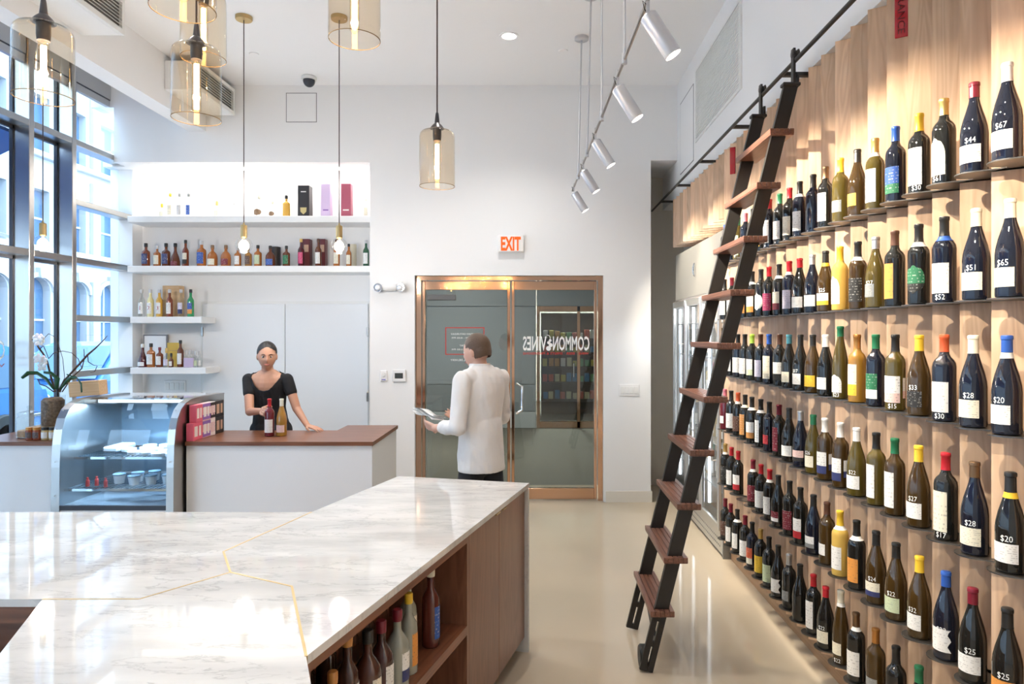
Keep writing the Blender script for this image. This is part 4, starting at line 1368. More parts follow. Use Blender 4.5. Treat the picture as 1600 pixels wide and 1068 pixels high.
def make_wine(spec, loc, rz, lbl, cat='bottle', group=None, name='wine_bottle', px=True, scale=1.0):
    sh, gl, cap, band, lab, style, price = spec.split()
    lab = lab.replace('_', ' ')
    o = put(name, body_mesh(sh), GLS[gl][1], None, loc, (0, 0, rz))
    o.scale = (scale,) * 3
    tag(o, lbl, cat, group)
    rb, zc, zt = SHAPE[sh][1:]
    capm = pm('capsule_' + cap.replace(' ', '_'), COLR[cap], .32, .75 if cap in ('gold', 'silver', 'bronze', 'copper') else .05)
    zcap = zc + (.008 if cap in ('white', 'black', 'cream', 'yellow') else .016)
    put('capsule', sleeve(sh, zcap, zt, .0009, True, 'capsule'), capm, o)
    if band != '-':
        put('neck_band', sleeve(sh, zcap - .018, zcap - .001, .0008, False, 'neck_band'), pm('band_' + band, COLR[band], .5), o)
    hi = .165 if sh == 'bo' else .118
    if lab != 'none':
        cc = lab.split('/')
        z0, z1, sp = {'t': (.03, hi + .004, 1.5), 's': (.045, .10, 1.5), 'n': (.032, hi - .028, 2.0), 'round': (.04, hi - .02, 2.1), 'arch': (.03, hi - .005, 1.9), 'wavy': (.03, hi - .01, 2.0)}[style]
        if lab == 'none':
            z0 = z1
        ink = (.1, .08, .08) if sum(COLR[cc[0]]) > .9 else (.7, .68, .62)
        mt = label_mat(COLR[cc[0]], COLR[cc[1]] if len(cc) > 1 else None, .36, ink, .38)
        put('label', patch(rb + .0007, z0, z1, R(198), sp, 'label', style if style in ('round', 'arch', 'wavy') else 'rect'), mt, o)
        if sh == 'bo' and gl in ('br', 'ol') and style == 'n':
            put('back_label', patch(rb + .0007, .05, .13, R(296), .8), mt, o)
    if price != '-':
        zz = .022 if (sh == 'bo' and style != 'n') else (hi - .012 if sh == 'bu' else .022 if style == 'n' and lab == 'cream' else hi + .002)
        zz = (hi - .014) if sh == 'bu' else .018
        r_ = prof_r(sh, zz) + .0009
        put('price_mark', wrap_text(price, .026, r_, R(212), zz, .85), M_price, o)
    return o
def describe(spec):
    sh, gl, cap, band, lab, style, price = spec.split()
    lab = lab.replace('_', ' ').replace('/', ' and ')
    return GLS[gl][0], cap, lab
for r, row in enumerate(WALL):
    k = 0
    for i, spec in enumerate(row):
        if not spec:
            continue
        g, cap, lab = describe(spec)
        ltxt = ('%s label' % lab) if lab != 'none' else 'no label'
        lb = '%s bottle, %s capsule, %s, wine wall %s, %s from right' % (g, cap, ltxt, ROWN[r], ORD[k])
        k += 1
        make_wine(spec, (XF - .024 + random.uniform(-.004, .004), Y0 + SP * i - .116 + random.uniform(-.004, .004), ROWZ[r] + .0005), R(random.uniform(-10, 14)), lb, group='bottles on the wine wall')
# bottles inside the cooler
for zi, z in enumerate((.5, .85, 1.2, 1.55)):
    for k in range(14):
        if (k + 1) % 5 == 0:
            continue
        y = YC0 + .1 + k * .118
        csp = random.choice(['bo ol green - white n -', 'bo dk gold - cream n -', 'bu ol silver - white n -', 'bo gd white - white n -', 'bo ru pink - rose n -'])
        make_wine(csp, (XF + .11, y, z + .0005), 0, 'chilled bottle with %s capsule, cooler shelf %s, %s from the ladder side' % (csp.split()[2], ['one up from the bottom', 'two', 'three', 'four'][zi] if zi else 'one', ORD[k]),
                  group='bottles inside the cooler')
# the two bottles on the bar
make_wine('bo ru red - white n -', (-2.139, 5.50, HB + .0005), R(75), 'ruby rose wine bottle with red capsule in the hand of the woman')
make_wine('bu am cream - rose n -', at(440, 0, 5.52).xy.to_3d() + Vector((0, 0, HB + .0005)), R(65), 'amber wine bottle with cream capsule standing free on the bar')

# ---------------------------------------------------------------- spirits
SPR = {'sq': [(.040, 0), (.043, .004), (.043, .150), (.040, .165), (.018, .182), (.0145, .19), (.0145, .215), (.017, .217), (.017, .224), (.015, .226)],
       'rd': [(.044, 0), (.050, .006), (.051, .09), (.047, .125), (.032, .150), (.018, .163), (.015, .17), (.015, .192), (.018, .194), (.018, .2), (.015, .202)],
       'tl': [(.032, 0), (.0355, .004), (.0355, .175), (.033, .195), (.022, .215), (.0145, .232), (.014, .275), (.016, .277), (.016, .284), (.014, .286)],
       'rs': [(.037, 0), (.042, .005), (.042, .14), (.039, .16), (.026, .182), (.017, .194), (.0145, .204), (.0145, .235), (.017, .237), (.017, .243), (.015, .245)],
       'mi': [(.022, 0), (.024, .003), (.024, .07), (.02, .082), (.010, .095), (.009, .115), (.011, .117), (.011, .122), (.009, .124)],
       'bell': [(.044, 0), (.048, .006), (.047, .06), (.036, .11), (.022, .145), (.015, .17), (.0145, .21), (.017, .212), (.017, .22), (.015, .222)]}
def spirit(kind, col, cap, lab, loc, h, label, group, liquid=1.0, name='spirit_bottle', th=R(265), lstyle='rect', lz=(.2, .62), ltext=None):
    pr = SPR[kind]
    k = h / (pr[-1][1] + .028)
    key = ('sp', kind)
    if key not in BM:
        BM[key] = MB().lathe(pr, 4 if kind == 'sqq' else 18, sx=1, sy=.8 if kind == 'sq' else 1).mesh('bottle', True)
    clear = col == 'clear'
    mat = M_clear if clear else pm('spirit_%s' % str(col), col, .05, spec=.6, coat=.3)
    o = put(name, BM[key], mat, None, loc)
    o.scale = (k, k, k)
    tag(o, label, 'bottle', group)
    zt, rt = pr[-1][1], pr[-1][0]
    ck = ('cap', kind)
    if ck not in BM:
        BM[ck] = MB().lathe([(rt + .002, zt - .012), (rt + .003, zt), (rt + .003, zt + .024), (rt, zt + .028)], 14).mesh('stopper', True)
    put('stopper', BM[ck], pm('stopper_' + cap, COLR.get(cap, (.5, .5, .5)), .35), o)
    if lab:
        cc = lab.split('/')
        rb = max(r for r, z in pr) + .0008
        hb = [z for r, z in pr if r > rb * .93][-1]
        mt = label_mat(COLR[cc[0]], COLR[cc[1]] if len(cc) > 1 else None, .4, (.1, .08, .08) if sum(COLR[cc[0]]) > .9 else (.75, .72, .66), .5)
        put('label', patch(rb, hb * lz[0], hb * (lz[1] + .3), th, 1.7, 'label', lstyle), mt, o)
        if ltext:
            put('lettering', wrap_text(ltext, hb * .4, rb + .0006, th, hb * (lz[0] + lz[1] + .3) / 2), pm('label_ink', (.35, .02, .06), .5), o)
    return o
AMB, DAM, RBR, PAL, GLD, DKR, GRN = (.42, .14, .03), (.13, .034, .012), (.20, .045, .016), (.78, .70, .36), (.66, .38, .06), (.07, .008, .014), (.02, .26, .09)
def shelf_at(u, z, D=7.44):
    return Vector(((u - VX) * D / F, D, z + .0006))
def hpx(px, D=7.44):
    return px * D / F
G2 = 'spirits on the long niche shelf'
for u, kind, col, cap, lab, h, lb in (
    (228, 'sq', RBR, 'black', 'navy', 37, 'amber square bottle with black stopper, first on the spirits shelf by window'),
    (245.5, 'sq', AMB, 'silver', 'cream', 33, 'small amber bottle with cream label and silver stopper on spirits shelf'),
    (259.5, 'sq', DAM, 'black', 'navy', 37, 'dark amber bottle with navy label and black stopper on spirits shelf'),
    (274, 'bell', DAM, 'black', 'maroon', 37, 'bell shaped dark amber bottle with maroon label on spirits shelf'),
    (290, 'tl', RBR, 'black', 'cream/black', 42, 'tall slim amber bottle with cream label near window end of spirits shelf'),
    (315, 'sq', AMB, 'silver', 'blue', 41, 'amber bottle with bright blue label on spirits shelf'),
    (332, 'rd', AMB, 'bronze', 'cream', 34, 'round amber bottle with cream label on spirits shelf'),
    (353, 'rd', AMB, 'bronze', 'maroon', 34, 'round amber bottle with dark red diamond label on spirits shelf'),
    (371.5, 'sq', AMB, 'silver', 'white', 31, 'amber bottle with white label half behind the globe bulb'),
    (388, 'sq', (.42, .20, .05), 'bronze', 'brown', 31, 'pale amber bottle with brown label under the globe bulb'),
    (403, 'sq', AMB, 'black', 'pale green', 34, 'amber bottle with pale green label and black stopper on spirits shelf'),
    (422.5, 'rd', DAM, 'black', 'blue', 33, 'round shouldered dark bottle with blue label before a black tube'),
    (447.5, 'sq', DAM, 'black', 'green', 33, 'dark bottle with green label and black stopper on spirits shelf'),
    (470.5, 'tl', DKR, 'gold', 'magenta', 44, 'dark whisky bottle with magenta label before a maroon carton'),
    (497.5, 'tl', DAM, 'brown', 'white', 44, 'dark whisky bottle with white label before a maroon carton'),
    (526, 'tl', AMB, 'brown', 'cream', 43, 'amber bottle with cream label behind the second globe bulb'),
    (545, 'tl', AMB, 'black', 'cream', 36, 'amber bottle with cream label beside a cream tube'),
    (572, 'tl', (.03, .10, .05), 'silver', 'white', 42, 'green glass bottle with white label last on the spirits shelf')):
    spirit(kind, col, cap, lab, shelf_at(u, 2.47, 7.38), hpx(h, 7.38), lb, G2)
def carton(name, u0, u1, v0, z, mat, label, D=7.5, d=.09, marks=(), cat='box', round_=False):
    a, c = at(u0, 0, D), at(u1, v0, D)
    g = empty(name, ((a.x + c.x) / 2, D, z + .0006), label=label, cat=cat)
    w, h = (c.x - a.x) / 2, c.z - z
    if round_:
        MB().lathe([(w, 0), (w, h - .02), (w + .001, h - .02), (w + .001, h), (w * .9, h + .002)], 20).build('tube', mat, g, True)
    else:
        MB().cbox(-w, w, -d / 2, d / 2, 0, h, .003).build('carton', mat, g)
    return g, w, h, d
M_mar = pm('carton_maroon', (.13, .025, .03), .35)
for u0, u1, lb in ((474, 486, 'maroon carton standing behind the magenta labelled whisky'), (500, 510, 'maroon carton standing behind the white labelled whisky')):
    g, w, h, d = carton('whisky_carton', u0, u1, 374, 2.47, M_mar, lb, 7.52)
    MB().box(-w * .5, w * .7, -d / 2 - .001, -d / 2, h * .55, h * .8).build('print', P_kraft, g)
carton('whisky_tube', 424, 438, 386, 2.47, P_bk, 'black cylindrical whisky tube on the spirits shelf', 7.53, round_=True)
carton('whisky_tube', 546, 557, 382, 2.47, pm('tube_cream', (.74, .68, .52), .5), 'cream cylindrical whisky tube on the spirits shelf', 7.53, round_=True)
# brightly lit top shelf
G1 = 'bottles on the bright top niche shelf'
for u, kind, col, cap, lab, h, lb in (
    (253, 'mi', 'clear', 'yellow', 'cream', 22, 'tiny clear bottle first on the bright top shelf'),
    (266, 'tl', 'clear', 'yellow', 'cream', 38, 'clear bottle with pale yellow label on the bright top shelf'),
    (280.5, 'tl', 'clear', 'grey', 'silver', 38, 'clear vodka bottle with grey pattern on the bright top shelf'),
    (295, 'tl', 'clear', 'grey', 'blue', 38, 'clear vodka bottle with blue pattern on the bright top shelf'),
    (339, 'mi', 'clear', 'gold', 'cream', 26, 'small pale bottle standing alone on the bright top shelf'),
    (366, 'rd', 'clear', 'silver', 'white', 24, 'short wide clear bottle with printed glass on the bright top shelf'),
    (405, 'rd', 'clear', 'cream', 'bronze', 36, 'clear bottle with round brown label on the bright top shelf'),
    (426, 'rd', 'clear', 'cream', 'bronze', 26, 'smaller clear bottle with round brown label on the bright top shelf'),
    (447.5, 'sq', GLD, 'black', None, 35, 'golden bottle with black stopper on the bright top shelf'),
    (572, 'tl', 'clear', 'cream', 'cream', 30, 'pale bottle last on the bright top shelf')):
    spirit(kind, col, cap, lab, shelf_at(u, 3.0, 7.38), hpx(h, 7.38), lb, G1, lstyle='round' if lab == 'bronze' else 'rect')
g, w, h, d = carton('champagne_box', 468, 486, 291, 3.0, P_bk, 'black champagne box with gold shield on the top shelf', 7.40, .12)
sh_ = MB()
sh_.add([(0, -d / 2 - .001, .03), (w * .5, -d / 2 - .001, .06), (w * .55, -d / 2 - .001, .105), (-w * .55, -d / 2 - .001, .105), (-w * .5, -d / 2 - .001, .06)], [(0, 1, 2, 3, 4)])
sh_.build('shield', pm('gold_print', (.55, .42, .18), .35, .4), g)
MB().box(-w * .45, w * .45, -d / 2 - .001, -d / 2, h * .78, h * .81).build('print', P_pap, g)
g, w, h, d = carton('champagne_box', 503, 518, 288, 3.0, pm('carton_lilac', (.66, .52, .74), .5), 'lilac champagne box on the top shelf', 7.40)
MB().box(-w * .5, w * .6, -d / 2 - .001, -d / 2, h * .2, h * .24).build('print', P_pur, g)
g, w, h, d = carton('champagne_box', 534.5, 550, 288, 3.0, pm('carton_rose', (.42, .10, .15), .4), 'dark rose champagne box on the top shelf', 7.40)
MB().box(-w * .6, w * .6, -d / 2 - .001, -d / 2, h * .2, h * .24).build('print', P_pap, g)
# tequila shelf
G3 = 'bottles on the tequila shelf'
for u, col, cap, lab, h, lb, tx_ in (
    (221.5, 'clear', 'silver', 'white', 43, 'clear tequila bottle numbered 1 on the short shelf', '1'),
    (235, PAL, 'silver', 'white', 43, 'pale yellow tequila bottle numbered 2 on the short shelf', '2'),
    (249, GLD, 'silver', 'white', 43, 'golden tequila bottle numbered 3 on the short shelf', '3'),
    (265, RBR, 'silver', 'white', 43, 'amber tequila bottle before a wooden box on the short shelf', None),
    (283, 'clear', 'silver', 'lilac/navy', 43, 'clear bottle with dark printed label on the short shelf', None),
    (298, GRN, 'black', 'blue/orange', 43, 'green bottle with blue and orange label last on the short shelf', None)):
    spirit('tl', col, cap, lab, shelf_at(u, 1.93, 7.36), hpx(h, 7.36), lb, G3, ltext=tx_)
g = empty('wooden_box', shelf_at(271, 1.93, 7.52), label='upright pale wooden box behind the tequila bottles', cat='box')
MB().cbox(-.095, .095, -.05, .05, 0, .345, .004).build('body', M_oakbox, g)
# lowest shelf
G4 = 'bottles on the lowest niche shelf'
for u, kind, col, cap, lab, h, lb, dd in (
    (223, 'bell', DKR, 'white', 'white', 36, 'dark red bell shaped bottle with white label on lowest shelf', 7.36),
    (236, 'sq', AMB, 'black', 'white', 37, 'amber bottle with white emblem label on lowest shelf', 7.36),
    (249.5, 'sq', RBR, 'maroon', 'white', 31, 'short amber bottle with white label on lowest shelf', 7.36),
    (260.5, 'mi', 'clear', 'gold', 'lilac', 30, 'little bottle with gold stopper and lilac label on lowest shelf', 7.33),
    (267.5, 'mi', DAM, 'black', 'white', 22, 'little dark bottle with white label on lowest shelf', 7.33),
    (282, 'tl', DAM, 'black', 'white', 42, 'tall dark bottle with white label on lowest shelf', 7.36),
    (306, 'mi', 'clear', 'silver', 'pale green', 25, 'small clear tonic bottle with green label on lowest shelf', 7.33),
    (312, 'mi', 'clear', 'silver', 'white', 25, 'small clear tonic bottle at the end of lowest shelf', 7.36)):
    spirit(kind, col, cap, lab, shelf_at(u, 1.39, dd), hpx(h, dd), lb, G4)
for k, u in enumerate((291, 297, 302)):
    spirit('mi', 'clear', 'silver', None, shelf_at(u, 1.39, 7.36), hpx(26, 7.36), '%s small clear bottle in the lilac carrier on lowest shelf' % ORD[k], 'bottles in the lilac carrier')
a, c = at(288, 0, 7.31), at(303, 0, 7.31)
o = MB().cbox(a.x, c.x, 7.295, 7.312, 1.3906, 1.3906 + .10, .002).build('bottle_carrier', pm('carrier_lilac', (.55, .45, .62), .5))
tag(o, 'lilac card carrier around small bottles on lowest shelf', 'carrier')
g = empty('framed_certificate', shelf_at(243.5, 1.39, 7.58), label='framed white certificate leaning behind the lowest shelf bottles', cat='picture')
MB().cbox(-.135, .135, -.012, .012, 0, .35, .003).build('frame', pm('grey_frame', (.18, .18, .2), .4), g)
MB().box(-.12, .12, -.0135, -.012, .015, .335).build('print', label_mat((.85, .86, .88), None, .3, (.3, .3, .33), .4), g)
g = empty('yellow_card', shelf_at(272, 1.39, 7.55), label='yellow card standing behind the lowest shelf bottles', cat='card')
MB().cbox(-.075, .075, -.004, .004, 0, .26, .001).build('card', pm('yellow_paper', (.78, .55, .12), .6), g)
MB().box(-.06, .06, -.005, -.004, .17, .175).build('print', P_kraft, g)

# ---------------------------------------------------------------- spirits in the island
Bv, ev, nv = Vector(B), Vector((eB.x, eB.y)), Vector((-eB.y, eB.x))
def isl(s, y, z=.5085):
    p = Bv + ev * s + nv * y
    return Vector((p.x, p.y, z))
CLQ = (.30, .31, .26)
G5 = 'bottles in the open island shelf'
th_ = math.atan2(nv.y, nv.x) + .15
for s, y, kind, col, cap, lab, h, lb in (
    (1.11, -.095, 'tl', (.10, .018, .012), 'cream', 'blue', .315, 'red brown bottle with blue label at the door end of the island shelf'),
    (1.20, -.15, 'tl', CLQ, 'copper', 'cream', .30, 'clear bottle with cream horse label on the island shelf'),
    (1.33, -.085, 'tl', CLQ, 'yellow', 'orange', .29, 'clear bottle with orange label and yellow seal on the island shelf'),
    (1.43, -.08, 'rs', CLQ, 'maroon', 'white/navy', .27, 'round clear bottle with navy and white labels on the island shelf'),
    (1.53, -.09, 'rs', (.05, .012, .01), 'maroon', 'white', .27, 'dark round bottle with white label and red seal on the island shelf'),
    (1.63, -.085, 'rs', (.07, .02, .012), 'black', 'cream', .28, 'dark round bottle with black collar on the island shelf'),
    (1.73, -.10, 'tl', (.05, .018, .012), 'copper', 'white', .31, 'tall necked dark bottle with cork cap on the island shelf'),
    (1.83, -.09, 'rs', (.05, .015, .01), 'copper', 'grey', .24, 'dark bottle with orange stopper on the island shelf'),
    (1.93, -.09, 'rs', (.05, .015, .01), 'copper', 'grey', .24, 'dark bottle with orange stopper near the marble corner of island shelf'),
    (1.29, -.23, 'tl', 'clear', 'grey', None, .31, 'clear bottle behind the orange labelled one on the island shelf'),
    (1.40, -.22, 'tl', 'clear', 'yellow', None, .30, 'clear bottle with yellow seal in the back row of the island shelf'),
    (1.52, -.22, 'tl', 'clear', 'maroon', None, .31, 'clear bottle with dark cap in the back row of the island shelf'),
    (1.64, -.23, 'tl', (.05, .02, .012), 'black', None, .30, 'dark bottle in the back row of the island shelf'),
    (1.76, -.23, 'tl', (.03, .015, .01), 'black', None, .29, 'dark bottle further along the back row of the island shelf'),
    (1.88, -.22, 'tl', (.03, .015, .01), 'black', None, .28, 'dark bottle ending the back row of the island shelf')):
    spirit(kind, col, cap, lab, isl(s, y), h, lb, G5, th=th_)
for s, y, cap, lb in ((1.17, -.12, 'blue', 'dark bottle with bright blue cap on the low island shelf'), (1.28, -.14, 'blue', 'dark bottle with blue neck label on the low island shelf'), (1.24, -.25, 'silver', 'dark bottle with silver cap on the low island shelf')):
    spirit('tl', (.03, .02, .012), cap, 'blue' if cap == 'blue' else None, isl(s, y, .1205), .285, lb, 'bottles on the low island shelf', th=th_)

# ---------------------------------------------------------------- orchid, jars and box at the window end of the bar
vz = at(80, 655, 5.5)
vs = Vector((vz.x, 5.52, HB + .0005))
JB = .085
g = empty('wooden_tray', (vs.x + .02, vs.y, HB + .0005), label='low wooden crate under the orchid vase', cat='crate')
MB().cbox(-.15, .19, -.09, .1, 0, JB, .003).build('body', M_oakbox, g)
vg = empty('orchid_vase', (vs.x, vs.y + .0, HB + JB + .001), label='glass cylinder vase of bark with a white orchid and bare twigs', cat='plant')
MB().lathe([(.083, 0), (.085, .004), (.085, .24)], 32, cap1=False).build('vase', M_clear, vg, True)
MB().lathe([(.079, .006), (.08, .2), (.06, .222), (.0, .23)], 28, cap1=False).build('bark', pm('bark', (.22, .15, .10), .95, noise=(55, .9), bump=(60, 1.0)), vg, True)['kind'] = 'stuff'
D5 = 5.52
def loc(u, v, dy=0):
    p = at(u, v, D5 + dy)
    return (p.x - vg.location.x, p.y - vg.location.y, p.z - vg.location.z)
M_twig = pm('twig', (.085, .055, .04), .8, bump=(80, .4))
M_leaf = pm('orchid_leaf', (.02, .09, .035), .3, spec=.5)
M_petal = pm('orchid_petal', (.85, .83, .86), .5, sss=.2)
for pts, r in (([(93, 612), (100, 595), (118, 575), (137, 554), (150, 543), (161, 532), (168, 524)], [.009, .008, .008, .008, .006, .004, .002]),
               ([(86, 612), (80, 590), (74, 565), (68, 553), (62, 545), (57, 537), (50, 530)], [.008, .008, .007, .007, .008, .005, .003]),
               ([(97, 612), (112, 590), (128, 575), (132, 560), (131, 545)], [.005, .005, .005, .004, .003]),
               ([(84, 612), (72, 603), (62, 600), (60, 592), (53, 592)], [.005, .005, .004, .003, .002]),
               ([(76, 560), (84, 551), (98, 548), (112, 551), (122, 560), (128, 575)], [.003] * 6),
               ([(90, 612), (101, 590), (98, 560), (92, 540), (84, 525), (76, 521), (70, 527)], [.0025] * 7),
               ([(137, 554), (138, 565), (146, 570), (152, 571), (148, 580), (141, 582)], [.004, .004, .003, .003, .003, .002]),
               ([(62, 545), (68, 540), (73, 552), (76, 560)], [.004, .004, .003, .003])):
    MB().tube([loc(u, v, .01 * math.sin(i * 2.1)) for i, (u, v) in enumerate(pts)], r, 6).build('twig', M_twig, vg, True)
def leafm(pts, w):
    m = MB()
    P_ = [Vector(loc(u, v, -.02 - .02 * i)) for i, (u, v) in enumerate(pts)]
    n = len(P_)
    ring = []
    for i, p in enumerate(P_):
        k = w * math.sin(math.pi * (i + .55) / (n + .1)) ** .7
        d = (P_[min(i + 1, n - 1)] - P_[max(i - 1, 0)]).normalized()
        sd = d.cross(Vector((0, .75, .65))).normalized()
        ring.append((p - sd * k + Vector((0, 0, .004)), p, p + sd * k + Vector((0, 0, .004))))
    vsx = [q for r3 in ring for q in r3]
    fs = []
    for i in range(n - 1):
        for j in range(2):
            fs.append((i * 3 + j, i * 3 + j + 1, i * 3 + 4 + j, i * 3 + 3 + j))
    m.add(vsx, fs)
    return m.mesh('leaf', True)
for pts, w in (([(84, 608), (72, 592), (58, 583), (44, 583), (34, 591)], .022), ([(88, 608), (90, 592), (80, 583), (68, 582)], .022), ([(94, 608), (108, 592), (120, 590), (127, 600), (128, 613)], .017),
               ([(94, 607), (104, 596), (114, 588), (104, 585)], .012)):
    o = put('leaf', leafm(pts, w), M_leaf, vg)
    md = o.modifiers.new('thickness', 'SOLIDIFY')
    md.thickness = .003
pet = MB().sphere((0, 0, .02), .022, 10, 6, sx=.8, sy=.25).mesh('petal', True)
for u, v, dy in ((58, 528, 0), (64, 529, .02), (61, 533, -.03), (60, 560, -.04), (68, 563, -.03), (66, 572, -.03)):
    f = empty('flower', loc(u, v, dy)); f.parent = vg
    for k in range(5):
        put('petal', pet, M_petal, f, (0, 0, 0), (R(15 * (k % 2)), R(72 * k), 0))
# jars
jg = MB().lathe([(.026, 0), (.03, .003), (.03, .05), (.027, .056)], 18).mesh('jar', True)
jl = MB().lathe([(.029, .056), (.029, .07), (.027, .071)], 18).mesh('lid', True)
jlab = patch(.0306, .012, .045, R(262), 2.2)
for u, lev, col, lid, lb in ((46.5, 0, (.30, .07, .03), 'copper', 'small red preserve jar first in the row before the orchid'), (57.5, 0, (.28, .065, .03), 'copper', 'second small red preserve jar before the orchid'),
                             (71, 0, (.55, .42, .2), 'black', 'small jar with white label and dark lid before the orchid'), (83, 0, (.55, .42, .2), 'black', 'small jar with white label next to the display case')):
    p = at(u, 0, 5.30)
    o = put('preserve_jar', jg, pm('preserve_%s' % str(col), col, .08), None, (p.x, 5.30, HB + .0005))
    put('lid', jl, pm('capsule_' + lid, COLR[lid], .35), o)
    put('label', jlab, label_mat(COLR['white'] if lid == 'black' else (.1, .07, .07), None, .3, (.2, .2, .2) if lid == 'black' else (.6, .6, .55), .5), o)
    o.scale = (.95, .95, 1.4)
    tag(o, lb, 'jar', 'preserve jars on the bar')
p = at(81, 0, 5.36)
for k, (u, lb) in enumerate(((80.5, 'white lidded candle jar on top of the crate'), )):
    pass
gj = empty('cookie_jar', (at(46, 0, 5.46).x, 5.46, HB + .0005), label='clear glass cookie jar with knobbed lid by the window', cat='jar')
MB().lathe([(.07, 0), (.085, .006), (.088, .02), (.088, .15), (.075, .165), (.075, .18)], 28, cap1=False).build('jar', M_clear, gj, True)
MB().lathe([(.08, .18), (.08, .19), (.06, .2), (.02, .21), (.012, .222), (.02, .236), (.014, .248), (.0, .25)], 24, cap0=False, cap1=False).build('lid', M_clear, gj, True)
MB().lathe([(.078, .006), (.08, .02), (.078, .055), (.0, .06)], 24, cap1=False).build('biscuits', pm('biscuit', (.5, .33, .2), .8, noise=(40, .4), bump=(50, 1)), gj, True)
# wooden box on the case
bxg = empty('wooden_box', (at(139, 0, 5.55).x, 5.55, 1.2475), R(0), 'small open wooden crate on top of the display case', 'box')
bxg.rotation_euler = (0, R(-4), R(8))
MB().cbox(-.115, .115, -.07, -.058, 0, .12, .003).build('side', M_oakbox, bxg)
MB().cbox(-.115, .115, .058, .07, 0, .12, .003).build('side', M_oakbox, bxg)
MB().cbox(-.115, -.103, -.058, .058, 0, .12, .003).build('end', M_oakbox, bxg)
MB().cbox(.103, .115, -.058, .058, 0, .12, .003).build('end', M_oakbox, bxg)
MB().box(-.103, .103, -.058, .058, 0, .01).build('bottom', M_oakbox, bxg)
# ================================================================ PEOPLE
def rcone(m, a, b, ra, rb, sx=1.0, sy=1.0, seg=20, axis=None):
    """closed round-ended taper from A to B; SX, SY flatten it across AXIS-aligned directions"""
    a, b = Vector(a), Vector(b)
    d = b - a
    ln = d.length
    z = d.normalized()
    x = Vector(axis) if axis else Vector((1, 0, 0))
    x = (x - z * x.dot(z))
    x = x.normalized() if x.length > 1e-4 else z.orthogonal().normalized()
    y = z.cross(x)
    M_ = Matrix((x, y, z)).transposed().to_4x4()
    M_.translation = a
    prof = [(ra * math.sin(t), -ra * math.cos(t)) for t in [k * math.pi / 12 for k in range(1, 6)]] + [(ra, 0)]
    prof += [(ra + (rb - ra) * k / 6, ln * k / 6) for k in range(1, 6)]
    prof += [(rb, ln)] + [(rb * math.cos(t), ln + rb * math.sin(t)) for t in [k * math.pi / 12 for k in range(1, 6)]]
    m.lathe(prof, seg, mat=M_, sx=sx, sy=sy)
    return m

def chain(m, pts, rs, sx=1.0, sy=1.0, axis=None):
    for (a, b, ra, rb) in zip(pts[:-1], pts[1:], rs[:-1], rs[1:]):
        rcone(m, a, b, ra, rb, sx, sy, axis=axis)
    return m

def crease(me, amp, f):
    """soft folds in cloth"""
    from mathutils import noise
    ns = [v.normal.copy() for v in me.vertices]
    for v, n_ in zip(me.vertices, ns):
        q = Vector((v.co.x * f, v.co.y * f, v.co.z * f * .55 + v.co.x * f * .5))
        v.co += n_ * amp * max(-.15, noise.noise(q) + .5 * noise.noise(q * 2.3))
    return me

def remesh(m, voxel, smooth=4, cut=None, name='body'):
    me = m.mesh('raw')
    o = bpy.data.objects.new('raw', me)
    COL.objects.link(o)
    r_ = o.modifiers.new('r', 'REMESH')
    r_.mode = 'VOXEL'
    r_.voxel_size = voxel
    s_ = o.modifiers.new('s', 'SMOOTH')
    s_.factor = .5
    s_.iterations = smooth
    dg = bpy.context.evaluated_depsgraph_get()
    out = bpy.data.meshes.new_from_object(o.evaluated_get(dg))
    bpy.data.objects.remove(o)
    out.name = name
    if cut:
        bm = bmesh.new()
        bm.from_mesh(out)
        bmesh.ops.delete(bm, geom=[v for v in bm.verts if cut(v.co)], context='VERTS')
        bm.to_mesh(out)
        bm.free()
    out.materials.clear()
    out.shade_smooth()
    return out

def head_shape(m, c, fwd, tilt=0.0, s=1.0):
    """a head: skull, jaw, brow, nose, lips, ears; C its centre, FWD where the face looks"""
    f = Vector(fwd).normalized()
    up = Vector((0, 0, 1))
    f = (f + up * tilt).normalized()
    r_ = f.cross(up).normalized()
    u = r_.cross(f).normalized()
    M_ = Matrix((r_, f, u)).transposed().to_4x4()
    M_.translation = Vector(c)
    vs, fs = [], []
    seg, rings = 40, 30
    def g(x, s0):
        return math.exp(-(x / s0) ** 2)
    for i in range(rings + 1):
        th = math.pi * i / rings
        for k in range(seg):
            a = 2 * math.pi * k / seg
            x, y, z = math.sin(th) * math.cos(a), math.sin(th) * math.sin(a), math.cos(th)
            X, Y, Z = x * .076, y * .095, z * .118
            if z < 0:                                   # narrow towards the chin, flatten the neck side
                X *= 1 - .30 * (-z) ** 1.6
                Y *= (1 - .10 * -z) if y > 0 else (1 - .38 * (-z))
                Y += .016 * (-z)
            if y > 0:
                Y += .020 * g(X, .011) * g(Z + .022, .020)               # nose tip
                Y += .009 * g(X, .008) * g(Z - .002, .022)               # bridge
                Y -= .010 * (g(X - .031, .016) + g(X + .031, .016)) * g(Z - .006, .013)   # eye sockets
                Y += .005 * g(abs(X) - .028, .022) * g(Z - .026, .009)   # brow
                Y += .006 * g(X, .022) * g(Z + .058, .010)               # lips
                Y += .006 * g(X, .018) * g(Z + .095, .014)               # chin
            vs.append(M_ @ Vector((X * s, Y * s, Z * s)))
    for i in range(rings):
        for k in range(seg):
            j = (k + 1) % seg
            fs.append((i * seg + k, (i + 1) * seg + k, (i + 1) * seg + j, i * seg + j))
    m.add(vs, fs)
    for sx in (-1, 1):
        m.sphere((0, 0, 0), .03 * s, 12, 8, sx=.28, sy=.62, sz=1.0, mat=M_ @ Matrix.Translation((sx * .077 * s, -.012 * s, -.006 * s)) @ Matrix.Rotation(sx * R(-18), 4, 'Z'))
    return M_

